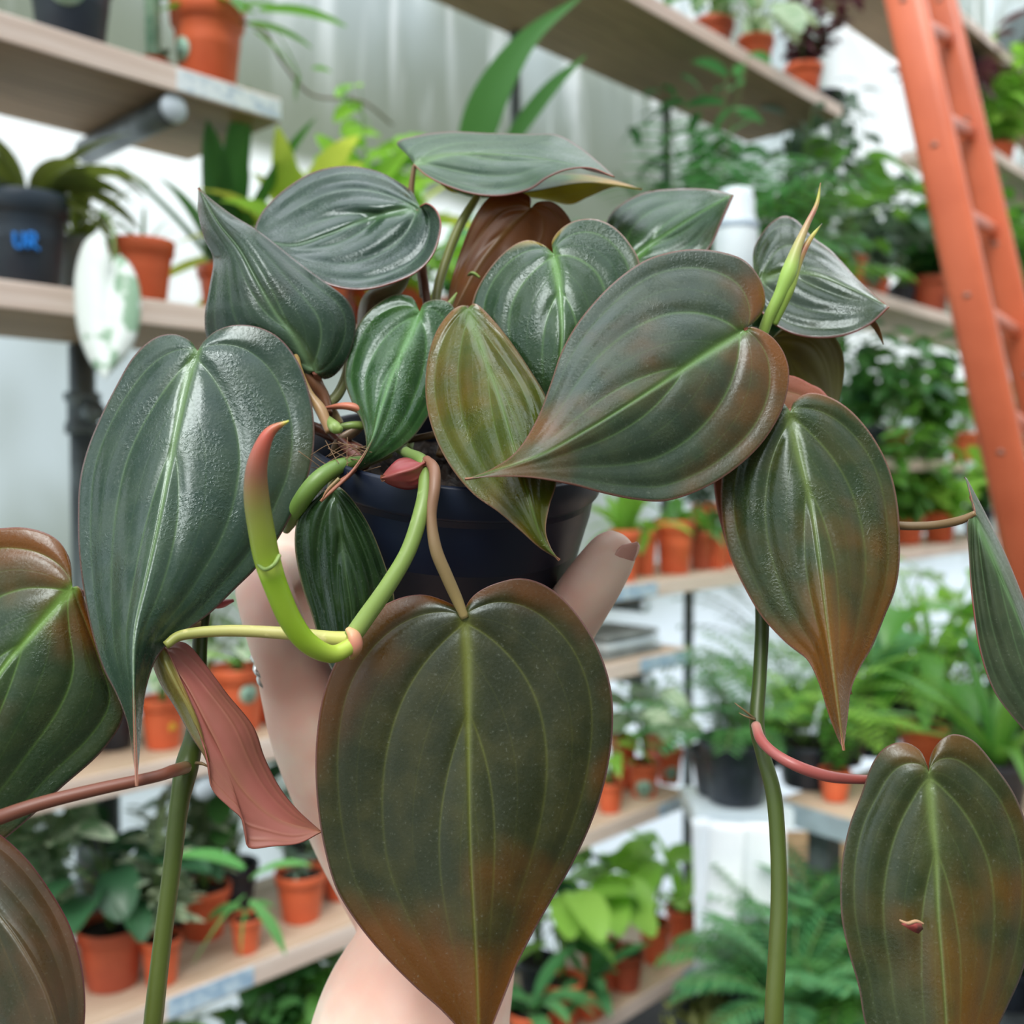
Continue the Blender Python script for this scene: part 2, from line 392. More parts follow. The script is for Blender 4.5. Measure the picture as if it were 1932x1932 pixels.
def foliage(kind, rng, r, H, n, lw=None, ll=None):
    """r spread, H height; returns (leaf MB, stem MB) in coordinates with the soil at z=0"""
    L, S = MB(), MB()
    for i in range(n):
        az = rng.uniform(0, 6.283) if kind not in ('broad', 'strap', 'grass') else 6.283*i/n+rng.uniform(-.4, .4)
        if kind == 'broad':          # petiole + oval leaf
            h = H*rng.uniform(.35, .95); rr = r*rng.uniform(.15, .75)
            tip = (math.cos(az)*rr, math.sin(az)*rr, h)
            tube(S, [(0, 0, 0), (tip[0]*.3, tip[1]*.3, h*.6), tip], [.0028, .0022, .0016], 7, 5)
            blade(L, tip, rdir(rng, az, rng.uniform(-.2, .6)), (ll or .11)*rng.uniform(.7, 1.15), (lw or .055)*rng.uniform(.8, 1.15), rng.uniform(.5, 1.3), .25, 'oval', 7, rng.uniform(-.5, .5))
        elif kind == 'heart':
            h = H*rng.uniform(.3, 1); rr = r*rng.uniform(.2, .9)
            tip = (math.cos(az)*rr, math.sin(az)*rr, h)
            tube(S, [(0, 0, 0), (tip[0]*.4, tip[1]*.4, h*.7), tip], [.0026, .002, .0015], 7, 5)
            blade(L, tip, rdir(rng, az, rng.uniform(-.6, .2)), (ll or .09)*rng.uniform(.7, 1.2), (lw or .06)*rng.uniform(.8, 1.1), rng.uniform(.5, 1.2), .2, 'heart', 7, rng.uniform(-.5, .5))
        elif kind == 'strap':
            blade(L, (math.cos(az)*.01, math.sin(az)*.01, 0), rdir(rng, az, rng.uniform(.75, 1.4)), H*rng.uniform(.6, 1.15), lw or .03, rng.uniform(.4, 1.6), .35, 'strap', 12)
        elif kind == 'lance':
            blade(L, (math.cos(az)*.01, math.sin(az)*.01, H*.15*rng.random()), rdir(rng, az, rng.uniform(.2, 1.2)), (ll or H)*rng.uniform(.5, 1.1), lw or .028, rng.uniform(.5, 1.8), .3, 'lance', 9, rng.uniform(-.3, .3))
        elif kind == 'grass':
            blade(L, (math.cos(az)*.008, math.sin(az)*.008, 0), rdir(rng, az, rng.uniform(.6, 1.4)), H*rng.uniform(.7, 1.2), lw or .009, rng.uniform(.8, 2.2), .3, 'strap', 10)
        elif kind == 'bush':         # stems carrying small leaves
            tip = (math.cos(az)*r*rng.uniform(.1, 1), math.sin(az)*r*rng.uniform(.1, 1), H*rng.uniform(.4, 1))
            tube(S, [(0, 0, 0), (tip[0]*.4, tip[1]*.4, tip[2]*.6), tip], [.002, .0016, .001], 6, 4)
            for k in range(9):
                a = .25+.75*k/8; q = (tip[0]*a**1.4, tip[1]*a**1.4, tip[2]*a)
                blade(L, q, rdir(rng, rng.uniform(0, 6.28), rng.uniform(-.4, .8)), (ll or .035)*rng.uniform(.7, 1.2), (lw or .018), rng.uniform(.2, 1.2), .25, 'oval', 4, rng.uniform(-.6, .6))
        elif kind == 'whorl':        # whorled narrow silver leaves up short stems
            h = H*rng.uniform(.35, 1); bx, by = rng.uniform(-r, r)*.4, rng.uniform(-r, r)*.4
            tube(S, [(0, 0, 0), (bx*.7, by*.7, h*.5), (bx, by, h)], [.003, .0025, .002], 6, 5)
            for k in range(22):
                a = .35+.65*k/21
                blade(L, (bx*a, by*a, h*a), rdir(rng, k*2.4, .9-.9*(1-a)+rng.uniform(-.2, .1)), (ll or .05)*rng.uniform(.8, 1.1), lw or .013, .5, .2, 'oval', 5)
        elif kind == 'fern':
            el0 = rng.uniform(.85, 1.45); cur = np.array(rdir(rng, az, el0)); p = np.zeros(3); LL = H*rng.uniform(.75, 1.25); sg = 16
            side = np.array((-math.sin(az), math.cos(az), 0)); pts = [p.copy()]
            for k in range(sg):
                cur = cur+np.array((0, 0, -1))*rng.uniform(.07, .13); cur /= np.linalg.norm(cur); p = p+cur*LL/sg; pts.append(p.copy())
                if k > 2:
                    w = (ll or .05)*math.sin(math.pi*(k-1)/(sg+1))**.7
                    for sgn in (-1, 1):
                        blade(L, p, side*sgn+cur*.5, w, lw or .011, .35, .1, 'lance', 3)
            tube(S, pts[::4]+[pts[-1]], .0013, 10, 4)
        elif kind == 'trail':        # hanging stems
            rr = r*rng.uniform(.6, 1.1); ex = (math.cos(az)*rr, math.sin(az)*rr)
            dn = -H*rng.uniform(.4, 1); C = catmull([(0, 0, 0), (ex[0]*.6, ex[1]*.6, .03), (ex[0], ex[1], -.02), (ex[0]*1.05, ex[1]*1.05, dn)], 14)
            tube(S, C[::3].tolist()+[C[-1].tolist()], .0012, 12, 4)
            for k in range(2, 14):
                blade(L, C[k], rdir(rng, az+rng.uniform(-1.5, 1.5), rng.uniform(-.9, .3)), (ll or .035)*rng.uniform(.7, 1.1), lw or .02, .8, .2, 'oval', 4, rng.uniform(-.5, .5))
    return L, S
def pot_prof(r, h):
    b = r*.72; lip = h*.23
    return [(0, 0), (b*.96, 0), (b, .003), (r*.905, h-lip-.001), (r*.915, h-lip), (r*.99, h-lip+.0012), (r*1.02, h-.002), (r*1.005, h), (r*.95, h-.001), (r*.93, h-.004), (r*.86, h*.55), (b*.85, .005), (0, .005)]
def sticker(e, r, h, az, z, rad, mat=M_MINT):
    for q, (m, k, off) in enumerate(((mat, 1., .0012), (M_MINT2, .55, .0020))):
        V = [(0, 0, 0)]; n = 20
        for i in range(n): V.append((math.cos(6.283*i/n)*rad*k, math.sin(6.283*i/n)*rad*k, 0))
        rr = r*.72+(r*.93-r*.72)*z/h+off+.0008
        V2 = []
        for (x, y, _) in V:
            a = az+x/rr; rz = rr+(r*.21)*y/h; V2.append((math.cos(a)*rz, math.sin(a)*rz, z+y))
        F = [(0, i+1, (i+1) % n+1) for i in range(n)]
        mb = MB(); mb.add(V2, F); o = mb.build('sticker' if q == 0 else 'sticker_print', m, e if q == 0 else last); sd_ = o.modifiers.new('s', 'SOLIDIFY'); sd_.thickness = .0004; sd_.offset = 1
        last = o
    return
RNG = random.Random(7)
GROUPS = {'terra': 'orange plastic pots of plants on the shelves', 'black': 'black pots of plants in the background'}
def plant(name, label, cat, loc, r, h, potm, fol, lm, spread, H, n, seed=0, lw=None, ll=None, stick=None, rim=True, group=None, stemm=None, soil=True):
    e = empty(name, loc, 0, label, cat, group or 'potted plants standing on the shelves and benches')
    mb = MB(); lathe(mb, pot_prof(r, h), 30); mb.build('pot', potm, e)
    if soil:
        mb = MB(); k = 24
        rg = random.Random(seed); V = [(0, 0, h*.86+.004)]; F = []
        for ri, rr in enumerate((.3, .6, .9)):
            for i in range(k): V.append((math.cos(6.283*i/k)*r*rr, math.sin(6.283*i/k)*r*rr, h*.86+rg.uniform(-.002, .002)))
        for i in range(k): F.append((0, 1+i, 1+(i+1) % k))
        for b in (0, 1):
            for i in range(k): F.append((1+b*k+i, 1+(b+1)*k+i, 1+(b+1)*k+(i+1) % k, 1+b*k+(i+1) % k))
        mb.add(V, F); mb.build('soil', M_SOIL, e)
    L, S = foliage(fol, random.Random(seed*13+5), spread, H, n, lw, ll)
    for B, nm, mt in ((L, 'foliage', LM[lm]), (S, 'stems', stemm or M_STEMG)):
        if B.n:
            V = np.concatenate(B.v); nd = (V[:, 0]+loc[0]-OX)*N0+(V[:, 1]+loc[1]-OY)*N1
            over = nd > .24; nn = .24+.065*(1-np.exp(-(nd-.24)/.065)); V[over, :2] += ((nn-nd)[:, None]*np.array((N0, N1)))[over]; B.v = [V]
            o = B.build(nm, mt, e); o.location = (0, 0, h*.85)
    if stick:
        az, z, rad = stick; sticker(e, r, h, az, z*h, rad)
    return e
CAMAZ = math.radians(-90)     # pots: the side that looks at the camera
def camaz(loc): return math.atan2(-loc[1], -loc[0])
def sp(px, z, n=.08): return SH(px, z, n)

# upper left shelf
l = sp(135, ZT, .075); plant('potted_plant', 'navy pot with a round green sticker at the left end of the top shelf', 'potted plant', l, .060, .125, M_NAVY, 'strap', 'olive', .06, .22, 9, 1, .03, stick=(camaz(l)-.1, .60, .026))
l = sp(393, ZT, .075); big = plant('potted_plant', 'large terracotta pot with a round sticker and trailing stems, on the upper left shelf', 'potted plant', l, .0575, .138, M_TERRA, 'lance', 'green', .08, .12, 12, 2, .03, .12, stick=(camaz(l)-.98, .42, .019))
l = sp(290, ZT, .13); cac = plant('potted_cactus', 'small brown pot with a pale ribbed stem, left of the large terracotta pot', 'potted plant', l, .028, .05, M_TERRAD, 'strap', 'grey', .01, .03, 1, 3)
mb = MB(); 
for k in range(10): lathe(mb, [(0, .045+k*.012), (.011, .047+k*.012), (.013, .052+k*.012), (.011, .057+k*.012), (0, .058+k*.012)], 14)
tag(mb.build('stem', simple('pale_cactus_skin', (.42, .62, .48), .6, (.2, .4, .28), 60), cac), 'pale ribbed column')
# trailing stems of the large terracotta pot, drawn out to the right
def trailer(e, pts, leaves, lm, r=.0022, stem=M_STEMB):
    S = MB(); tube(S, pts, r, 24, 6); keep_world(S.build('trailing_stem', stem), e)
    L = MB()
    for (p, d, ll, lw) in leaves: blade(L, p, d, ll, lw, .5, .2, 'oval', 7)
    keep_world(L.build('trailing_leaves', LM[lm]), e)
dd = 1.62
trailer(big, [P(455, 40, 1.55), P(500, 60, 1.56), P(535, 120, 1.58), P(590, 180, 1.62), P(680, 190, 1.7), P(740, 235, 1.8)],
  [(P(470, 45, 1.5), CR_*1+CU*-.1, .10, .03), (P(490, 20, 1.5), CR_*1+CU*.1, .13, .035), (P(520, 60, 1.52), CR_*.6-CU*.9, .085, .026), (P(566, 140, 1.56), -CR_*.2-CU*1, .042, .035), (P(590, 130, 1.6), CR_+CU*.1, .03, .02),
   (P(640, 155, 1.6), CR_*.2-CU*.5, .035, .03), (P(480, 60, 1.56), CR_*.9-CU*.6, .09, .03), (P(640, 185, 1.62), CR_*.9-CU*.5, .07, .018)], 'green')

# second shelf
l = sp(52, ZM, .085); bp = plant('potted_plant', 'black pot with blue handwriting and ragged olive leaves at the left edge', 'potted plant', l, .057, .134, M_NAVY, 'lance', 'olive', .12, .2, 22, 4, .045, .19)
plant('potted_plant', 'grey pot squeezed behind the black pot with blue writing', 'potted plant', sp(150, ZM, .14), .036, .10, M_GREYP, 'lance', 'olive', .1, .14, 12, 5, .02, .12)
# handwriting "UR" on the black pot
def ink(e, loc, strokes, R0, az0, z0, sc, mat, w=.0013):
    mb = MB()
    for st in strokes:
        pts = [(math.cos(az0+x*sc/R0)*(R0+.0006), math.sin(az0+x*sc/R0)*(R0+.0006), z0+y*sc) for x, y in st]
        tube(mb, pts, w, 14, 6)
    mb.build('handwriting', mat, e)
ink(bp, l, [[(0, 1), (.02, .3), (.25, 0), (.5, .25), (.52, 1)], [(.8, 0), (.82, 1)], [(.82, 1), (1.2, .95), (1.2, .55), (.85, .5)], [(.95, .5), (1.15, .2), (1.45, 0)]], .0505, camaz(l)-.30, .052, .021, M_BLUEPEN, .0024)
l = sp(270, ZM, .075); plant('potted_plant', 'terracotta pot with a few thin arching leaves, just above the white marbled leaf', 'potted plant', l, .047, .098, M_TERRA, 'grass', 'green', .05, .08, 7, 6, .006)
# the white marbled leaf in front of the board
e = empty('marbled_leaf_plant', P(207, 470, 1.37), 0, 'white marbled heart-shaped leaf hanging in front of the second shelf', 'plant')
LMB = MB()
def flatleaf(e, name, att, tipx, R, Lf, d0, d1, mat, sub=10):
    """outlined background leaf; outline pixel points get their own distance"""
    rt = catmull(R, 26); lf = catmull(Lf, 26); mb = MB(); V = []
    mid = np.linspace(0, 1, 26)[:, None]*(np.array(tipx)-np.array(att))+np.array(att)
    K = 7
    for i in range(26):
        s = i/25
        m = mid[int(round(25*s**1.5))]
        for side, O in ((-1, lf), (1, rt)):
            for j in range(K+1):
                if side == 1 and j == 0: continue
                v = (1-j/K) if side == -1 else j/K
                q = m*(1-v)+O[i]*v; d = d0+(d1-d0)*s**1.2+.008*v*v-.004*math.sin(v*3.1)
                V.append((q[0], q[1], d))
    V = np.array(V); X = PA(V[:, 0], V[:, 1], V[:, 2]); n = 2*K+1
    mb.add(X, [(i*n+j, (i+1)*n+j, (i+1)*n+j+1, i*n+j+1) for i in range(25) for j in range(n-1)])
    o = mb.build(name, mat); keep_world(o, e); s_ = o.modifiers.new('s', 'SOLIDIFY'); s_.thickness = .0005
    return o
flatleaf(e, 'leaf', (211, 512), (198, 715), [(211, 505), (212, 486), (232, 483), (255, 515), (266, 560), (262, 620), (240, 670), (198, 715)], [(211, 505), (205, 470), (190, 440), (160, 455), (142, 510), (140, 570), (148, 630), (170, 685), (198, 715)], 1.37, 1.33, LM['marble'])
S = MB(); tube(S, [P(150, 425, 1.5), P(190, 400, 1.42), P(215, 440, 1.38), P(211, 510, 1.37)], .002, 14, 6); keep_world(S.build('petiole', M_STEMG), e)
T_ = 'potted plant'
def tp(px, z, n, r, h, label, fol, lm, spread, H, nn, seed, lw=None, ll=None, potm=M_TERRA, name='potted_plant', stick=None, cat=T_, group=None, soil=True):
    l = sp(px, z, n); 
    st = None if stick is None else (camaz(l)+stick[0], stick[1], stick[2])
    return plant(name, label, cat, l, r, h, potm, fol, lm, spread, H, nn, seed, lw, ll, st, group=group, soil=soil)
tp(425, ZM, .12, .045, .09, 'plant with broad dark strap leaves between the marbled leaf and the dark folded leaf', 'strap', 'mid', .1, .26, 7, 11, .055)
tp(560, ZM, .10, .045, .09, 'yellow-green drooping plant at the right end of the upper left shelf', 'lance', 'yellow', .1, .30, 20, 12, .055, .30)
tp(655, ZM, .15, .045, .09, 'lime plant with long drooping leaves above the ribbed upper leaf', 'lance', 'yellow', .12, .30, 24, 13, .055, .30)
tp(760, ZM, .12, .05, .10, 'bright green leafy plant left of the tall strap leaves', 'lance', 'lime', .14, .34, 28, 14, .045, .34)
tp(610, ZM, .03, .045, .09, 'green and yellow striped drooping plant left of the ribbed leaf top', 'lance', 'lime', .1, .28, 16, 212, .05, .28)
tp(700, ZM, .05, .045, .09, 'low lime bush directly above the ribbed leaf', 'bush', 'lime', .12, .34, 22, 213, .035, .08)
tp(840, ZM, .14, .05, .10, 'blue-green pointed plant behind the topmost leaf', 'lance', 'blue', .1, .34, 10, 15, .05, .36)
tp(1075, ZM, .10, .05, .10, 'lime plant with upright pointed leaves behind the topmost leaf tip', 'lance', 'lime', .1, .33, 14, 16, .05, .34)
# tall strap leaves
tall = tp(930, ZM, .02, .05, .09, 'plant with two tall dark strap leaves rising at top centre', 'strap', 'mid', .05, .1, 4, 17, .02)
L = MB()
def ribbon(mb, pts, w):
    C = catmull([tuple(p)+(ww,) for p, ww in zip(pts, w)], 22); T = np.gradient(C[:, :3], axis=0); T /= np.linalg.norm(T, axis=1)[:, None]
    sd_ = np.cross(T, aCF); sd_ /= np.linalg.norm(sd_, axis=1)[:, None]; V = []
    for i in range(22):
        for k in (-1, -.5, 0, .5, 1): V.append(C[i, :3]+sd_[i]*k*C[i, 3]+aCF*(-.15*abs(k))*C[i, 3])
    mb.add(V, [(i*5+j, i*5+j+1, (i+1)*5+j+1, (i+1)*5+j) for i in range(21) for j in range(4)])
ribbon(L, [P(880, 330, 1.5), P(912, 215, 1.45), P(955, 130, 1.42), P(1010, 60, 1.40), P(1095, -5, 1.38)], [.024, .027, .021, .012, .002])
keep_world(L.build('strap_leaf', LM['mid']), tall); L = MB()
ribbon(L, [P(940, 300, 1.5), P(985, 235, 1.48), P(1040, 165, 1.46), P(1105, 105, 1.44)], [.006, .012, .010, .001])
keep_world(L.build('strap_leaf', LM['mid']), tall)
# high board, top middle
tp(1345, ZU, .10, .055, .10, 'brown pot near the top edge on the high board', 'broad', 'mid', .12, .2, 9, 20, .06, .14, potm=M_TERRAD)
tp(1425, ZU, .06, .05, .09, 'pot with a big pale green leaf hanging over the high board', 'broad', 'pale', .12, .16, 9, 21, .08, .18)
tp(1515, ZU, .07, .055, .10, 'terracotta pot with dark purple leaves at the end of the high board', 'bush', 'purple', .14, .24, 10, 22, .03, .06)
tp(1562, ZU, .10, .05, .09, 'grey-green plant trailing down over the end of the high board', 'trail', 'grey', .10, .75, 12, 23, .035, .07, potm=M_BLACK)
# plants right of centre (second shelf height and the ladder shelf)
def fp(px, py, d, r, h, label, fol, lm, spread, H, nn, seed, lw=None, ll=None, potm=M_TERRA, name='potted_plant', group=None, stick=None):
    """a pot whose foot is at this point of the picture, at this distance"""
    return plant(name, label, T_, P(px, py, d), r, h, potm, fol, lm, spread, H, nn, seed, lw, ll, stick, group=group)
ZM2 = .25
board(1225, 1560, ZM2, 'board hidden behind the large right leaves, holding the feathery palms')
tp(1275, ZM2, .12, .05, .10, 'feathery palm left of the white bottle', 'fern', 'blue', .1, .55, 24, 30, .016, .13, name='potted_palm')
tp(1375, ZM2, .14, .055, .10, 'feathery green palm above the white bottle', 'fern', 'green', .1, .57, 26, 31, .016, .13, name='potted_palm')
tp(1455, ZM2, .10, .055, .10, 'bushy dark plant behind the young shoot', 'bush', 'dark', .2, .55, 20, 32, .035, .08)
tp(1530, ZM2, .12, .055, .10, 'leafy green plant left of the ladder shelf', 'bush', 'green', .2, .5, 20, 33, .04, .09)
tp(1330, ZM2, .06, .05, .10, 'airy pale green bush in front of the feathery palms', 'bush', 'blue', .22, .70, 34, 230, .03, .09)
tp(1500, ZM2, .06, .05, .10, 'tall blue-green bush under the end of the high board', 'bush', 'grey', .22, .72, 34, 231, .035, .08)
tp(1600, ZR1, .05, .055, .10, 'terracotta pot at the left end of the ladder shelf', 'broad', 'green', .2, .36, 13, 34, .10, .20)
tp(1650, ZR1, .12, .05, .09, 'small orange pot beside the ribbed brown pot', 'bush', 'grey', .18, .34, 14, 35, .045, .09)
tp(1700, ZR1, .12, .05, .09, 'dark leaved plant just left of the ladder rail', 'broad', 'dark', .2, .34, 14, 36, .08, .16, potm=M_BLACK)
tp(1752, ZR1, .06, .075, .13, 'ribbed brown pot against the front ladder rail', 'bush', 'mid', .24, .32, 22, 37, .05, .1, potm=M_TERRAD)
tp(1668, ZR1, .20, .05, .09, 'lime leaved plant touching the ladder rail', 'broad', 'lime', .2, .45, 9, 38, .1, .2)
tp(1860, ZR1, .08, .06, .12, 'green bush seen between the ladder rails', 'bush', 'green', .3, .5, 26, 39, .05, .1)
tp(1925, ZR1, .08, .06, .12, 'pale green bush right of the back ladder rail', 'bush', 'blue', .3, .5, 26, 40, .06, .12)
tp(1885, ZTR, .10, .06, .12, 'lime bush at the right edge above the ladder rung', 'bush', 'lime', .32, .42, 30, 41, .05, .1)
tp(1800, ZTR, .12, .06, .10, 'dark red plant seen between the ladder rails at the top', 'bush', 'purple', .22, .42, 18, 42, .04, .1)
# shelf ZR2
for i, (px, n, r, lab, fol, lm, H, nn, pm, lw, ll) in enumerate((
  (1640, .10, .055, 'dark green plant left of the black pot, beside the right leaf', 'bush', 'mid', .36, 20, M_BLACK, .04, .09),
  (1690, .12, .05, 'spotted green plant under the ladder shelf', 'broad', 'dark', .34, 14, M_TERRAD, .07, .15),
  (1752, .07, .05, 'black pot on the board left of the ladder', 'bush', 'green', .34, 18, M_BLACK, .05, .1),
  (1818, .06, .06, 'orange pot above the pale tape mark, left of the ladder', 'heart', 'lime', .26, 16, M_TERRA, .07, .12),
  (1915, .08, .06, 'green plant seen through the ladder at mid height', 'bush', 'lime', .4, 18, M_TERRA, .05, .1))):
    tp(px, ZR2, n, r, .11, lab, fol, lm, .26, H, nn, 50+i, lw, ll, potm=pm)
# shelf ZR3: orange pots
for i, (px, n, r, h, lab, fol, lm, H, nn, lw, ll, pm) in enumerate((
  (1178, .05, .036, .12, 'slim orange pot next to the thumb tip', 'strap', 'lime', .16, 9, .04, None, M_TERRA),
  (1215, .10, .034, .11, 'orange pot partly behind the thumb', 'lance', 'lime', .15, 9, .035, .15, M_TERRA),
  (1272, .07, .050, .135, 'largest orange pot of the row right of the thumb, with a lime leaf in front', 'lance', 'green', .16, 10, .04, .16, M_TERRA),
  (1322, .08, .034, .10, 'brownish orange pot right of the largest one', 'lance', 'mid', .10, 8, .02, .1, M_TERRAD),
  (1352, .06, .032, .095, 'narrow orange pot second from the large right leaf', 'lance', 'mid', .10, 8, .02, .1, M_TERRA),
  (1382, .09, .032, .095, 'narrow orange pot touching the edge of the large right leaf', 'bush', 'mid', .12, 8, .02, .04, M_TERRA),
  (1330, .18, .04, .17, 'tall orange pot at the back of the row', 'bush', 'grey', .2, 10, .02, .05, M_TERRA),
  (1712, .10, .06, .10, 'orange pot under the leaf stalk at right', 'bush', 'green', .34, 22, .04, .1, M_TERRA),
  (1772, .06, .062, .115, 'wide orange pot beneath the lime leaves left of the ladder foot', 'bush', 'lime', .26, 22, .05, .1, M_TERRA),
  (1650, .12, .06, .10, 'green plant showing right of the large right leaf', 'bush', 'green', .45, 24, .04, .1, M_TERRAD),
  (1845, .10, .06, .11, 'plant half hidden by the ladder rail on the orange pot shelf', 'bush', 'mid', .4, 20, .05, .1, M_BLACK))):
    tp(px, ZR3, n, r, h, lab, fol, lm, .12 if px < 1500 else .3, H, nn, 60+i, lw, ll, potm=pm)
# stacked trays between the two short boards
e = empty('tray_stack', FR(S_at(1150, .1, ZL4), .1, ZL4), SHROT, 'stack of pale grey plastic trays on the short taped board', 'trays')
for k in range(3):
    mb = MB(); box(mb, (-.11, -.08, .004+k*.02), (.10-k*.006, .08, .017+k*.02)); bevel(mb.build('tray', M_GREYP if k != 1 else M_WHITEP, e, smooth=False), .003)
# lower left shelf
l = sp(450, ZL4, .09); tp(450, ZL4, .085, .047, .105, 'large orange pot with mint sticker between the pink leaf and the hand', 'broad', 'pale', .09, .10, 8, 80, .04, .09, stick=(.42, .62, .016))
tp(512, ZL4, .09, .028, .075, 'small orange pot behind the wrist side of the hand', 'broad', 'mid', .05, .07, 6, 81, .02, .05)
l = sp(308, ZL4, .07); yp = tp(308, ZL4, .07, .035, .078, 'orange pot with a yellow mark right of the big leaf tip', 'broad', 'pale', .06, .07, 6, 82, .025, .06)
ink(yp, l, [[(-.4, -.4), (0, .7), (.4, -.4)], [(-.5, .3), (0, -.1), (.5, .3)]], .031, camaz(l)+.45, .035, .011, M_YELPEN, .0013)
tp(215, ZL4, .12, .035, .08, 'black pot beside the curved leaf tip at left', 'broad', 'mid', .06, .10, 8, 83, .03, .06, potm=M_BLACK)
tp(50, ZL4+.0, .1, .05, .10, 'bright green plant at the left edge above the brown leaf', 'strap', 'lime', .05, .30, 5, 84, .03)
tp(130, ZL4, .14, .05, .10, 'upright green blades left of the big leaf', 'strap', 'green', .05, .32, 5, 85, .035)
tp(395, ZL4, .15, .04, .09, 'pale mottled plant behind the large orange pot', 'broad', 'pale', .08, .22, 12, 86, .04, .09, potm=M_TERRAD)
# bottom left shelf
tp(212, ZL5, .10, .052, .095, 'orange pot of glossy dark round leaves at lower left', 'broad', 'dark', .11, .15, 13, 90, .075, .11, potm=M_TERRAD)
tp(305, ZL5, .05, .031, .072, 'small orange pot of silver-edged leaves at the shelf front', 'whorl', 'silver', .06, .22, 8, 91, .017, .06)
tp(385, ZL5, .15, .045, .085, 'orange pot behind the hanging stem, with silvery leaves', 'whorl', 'silver', .09, .26, 9, 92, .017, .062, potm=M_TERRA)
sl = tp(465, ZL5, .045, .026, .058, 'small orange pot of long striped drooping leaves', 'broad', 'stripe', .02, .03, 2, 93, .03, .05)
L = MB()
for (p, d, a, b, dr) in ((P(462, 1690, 1.36), -CR_*.75-CU*.7, .115, .028, .5), (P(470, 1700, 1.33), CR_*.6-CU*.6, .085, .034, .6), (P(460, 1640, 1.38), -CR_*.6+CU*.35, .10, .04, .7), (P(463, 1720, 1.33), CU*-1-CR_*.1, .06, .024, .1), (P(470, 1660, 1.4), CR_*.5+CU*.4, .09, .03, .9)):
    blade(L, p, d, a, b, dr, .2, 'lance', 9)
keep_world(L.build('long_leaves', LM['stripe']), sl)
tp(568, ZL5, .085, .045, .085, 'orange pot of dark soil with dried twigs below the pink leaf', 'bush', 'grey', .06, .08, 5, 94, .006, .03)
tp(640, ZL5, .11, .035, .075, 'orange pot half hidden by the front leaf at left', 'bush', 'mid', .05, .08, 6, 95, .01, .03)
tp(60, ZL5, .14, .05, .10, 'mottled pale green plant at the left above the brown leaf edge', 'bush', 'pale', .10, .26, 22, 96, .035, .06)
tp(440, ZL5, .19, .045, .09, 'dark broad leaved plant behind the striped leaves', 'broad', 'mid', .10, .20, 12, 97, .05, .10, potm=M_BLACK)
tp(330, ZL5, .20, .045, .09, 'dark green plant in front of the dark pole', 'broad', 'dark', .08, .12, 9, 98, .05, .09, potm=M_BLACK)
tp(580, ZL5, .18, .045, .09, 'deep green plant between pink leaf tip and front leaf', 'broad', 'dark', .1, .24, 12, 99, .05, .09, potm=M_BLACK)
# middle section of the same level
for i, (px, n, r, h, lab, fol, lm, H, nn, lw, ll, stk) in enumerate((
  (1150, .05, .034, .07, 'orange pot of lime leaves touching the front leaf edge', 'heart', 'lime', .13, 9, .05, .1, None),
  (1215, .06, .040, .085, 'orange pot with a large mint sticker below the pale leaves', 'broad', 'pale', .20, 12, .07, .11, (.0, .3, .022)),
  (1262, .08, .036, .085, 'orange pot with mint sticker nearest the board end', 'broad', 'lime', .10, 8, .03, .08, (.2, .35, .018)),
  (1175, .14, .036, .13, 'small dark orange pot behind the sticker pots', 'broad', 'pale', .14, 10, .07, .11, None),
  (1240, .16, .040, .12, 'orange pot with green and pale leaves at the back', 'broad', 'green', .15, 10, .03, .08, None))):
    tp(px, ZL5, n, r, h, lab, fol, lm, .08, H, nn, 110+i, lw, ll, stick=stk)
# lowest shelf
for i, (px, n, r, h, lab, fol, lm, H, nn, lw, ll, pm) in enumerate((
  (1060, .06, .05, .10, 'lime broad leaved plant nearest the front leaf tip', 'broad', 'lime', .26, 12, .09, .15, M_TERRA),
  (1015, .16, .05, .10, 'dark green plant low beside the front leaf', 'broad', 'dark', .30, 12, .07, .13, M_BLACK),
  (1135, .10, .05, .10, 'lime plant in the middle of the lowest board', 'broad', 'lime', .24, 12, .09, .15, M_TERRA),
  (1180, .05, .045, .09, 'empty dark brown pot among the lime plants', 'grass', 'olive', .02, 2, .002, None, M_TERRAD),
  (1235, .08, .04, .10, 'orange pot second from the right on the lowest board', 'broad', 'lime', .22, 10, .08, .14, M_TERRA),
  (1288, .08, .045, .10, 'orange pot at the right end of the lowest board', 'strap', 'lime', .22, 8, .03, None, M_TERRA),
  (1110, .04, .05, .07, 'orange pot of blue-green leaves at the bottom edge', 'lance', 'blue', .16, 12, .035, .16, M_TERRA),
  (1000, .06, .05, .07, 'blue-green leafy plant at the bottom right of the wrist', 'lance', 'blue', .18, 14, .04, .17, M_TERRA))):
    tp(px, ZL6, n, r, h, lab, fol, lm, .12, H, nn, 120+i, lw, ll, potm=pm)
# below the bottom left board
board(-1100, 690, -1.09, 'board below the bottom left shelf, mostly out of the picture')
tp(225, -1.09, .06, .05, .09, 'lime plant under the bottom left board', 'broad', 'lime', .1, .17, 10, 130, .06, .1)
tp(330, -1.09, .06, .05, .09, 'low green plant at the foot of the hanging stem', 'broad', 'green', .1, .16, 10, 131, .05, .09)
tp(520, -1.09, .08, .05, .09, 'dark little plant under the taped board', 'bush', 'mid', .1, .2, 16, 132, .03, .05)
tp(590, -1.09, .06, .05, .09, 'small round leaved plant left of the forearm', 'bush', 'green', .08, .2, 14, 133, .04, .05)

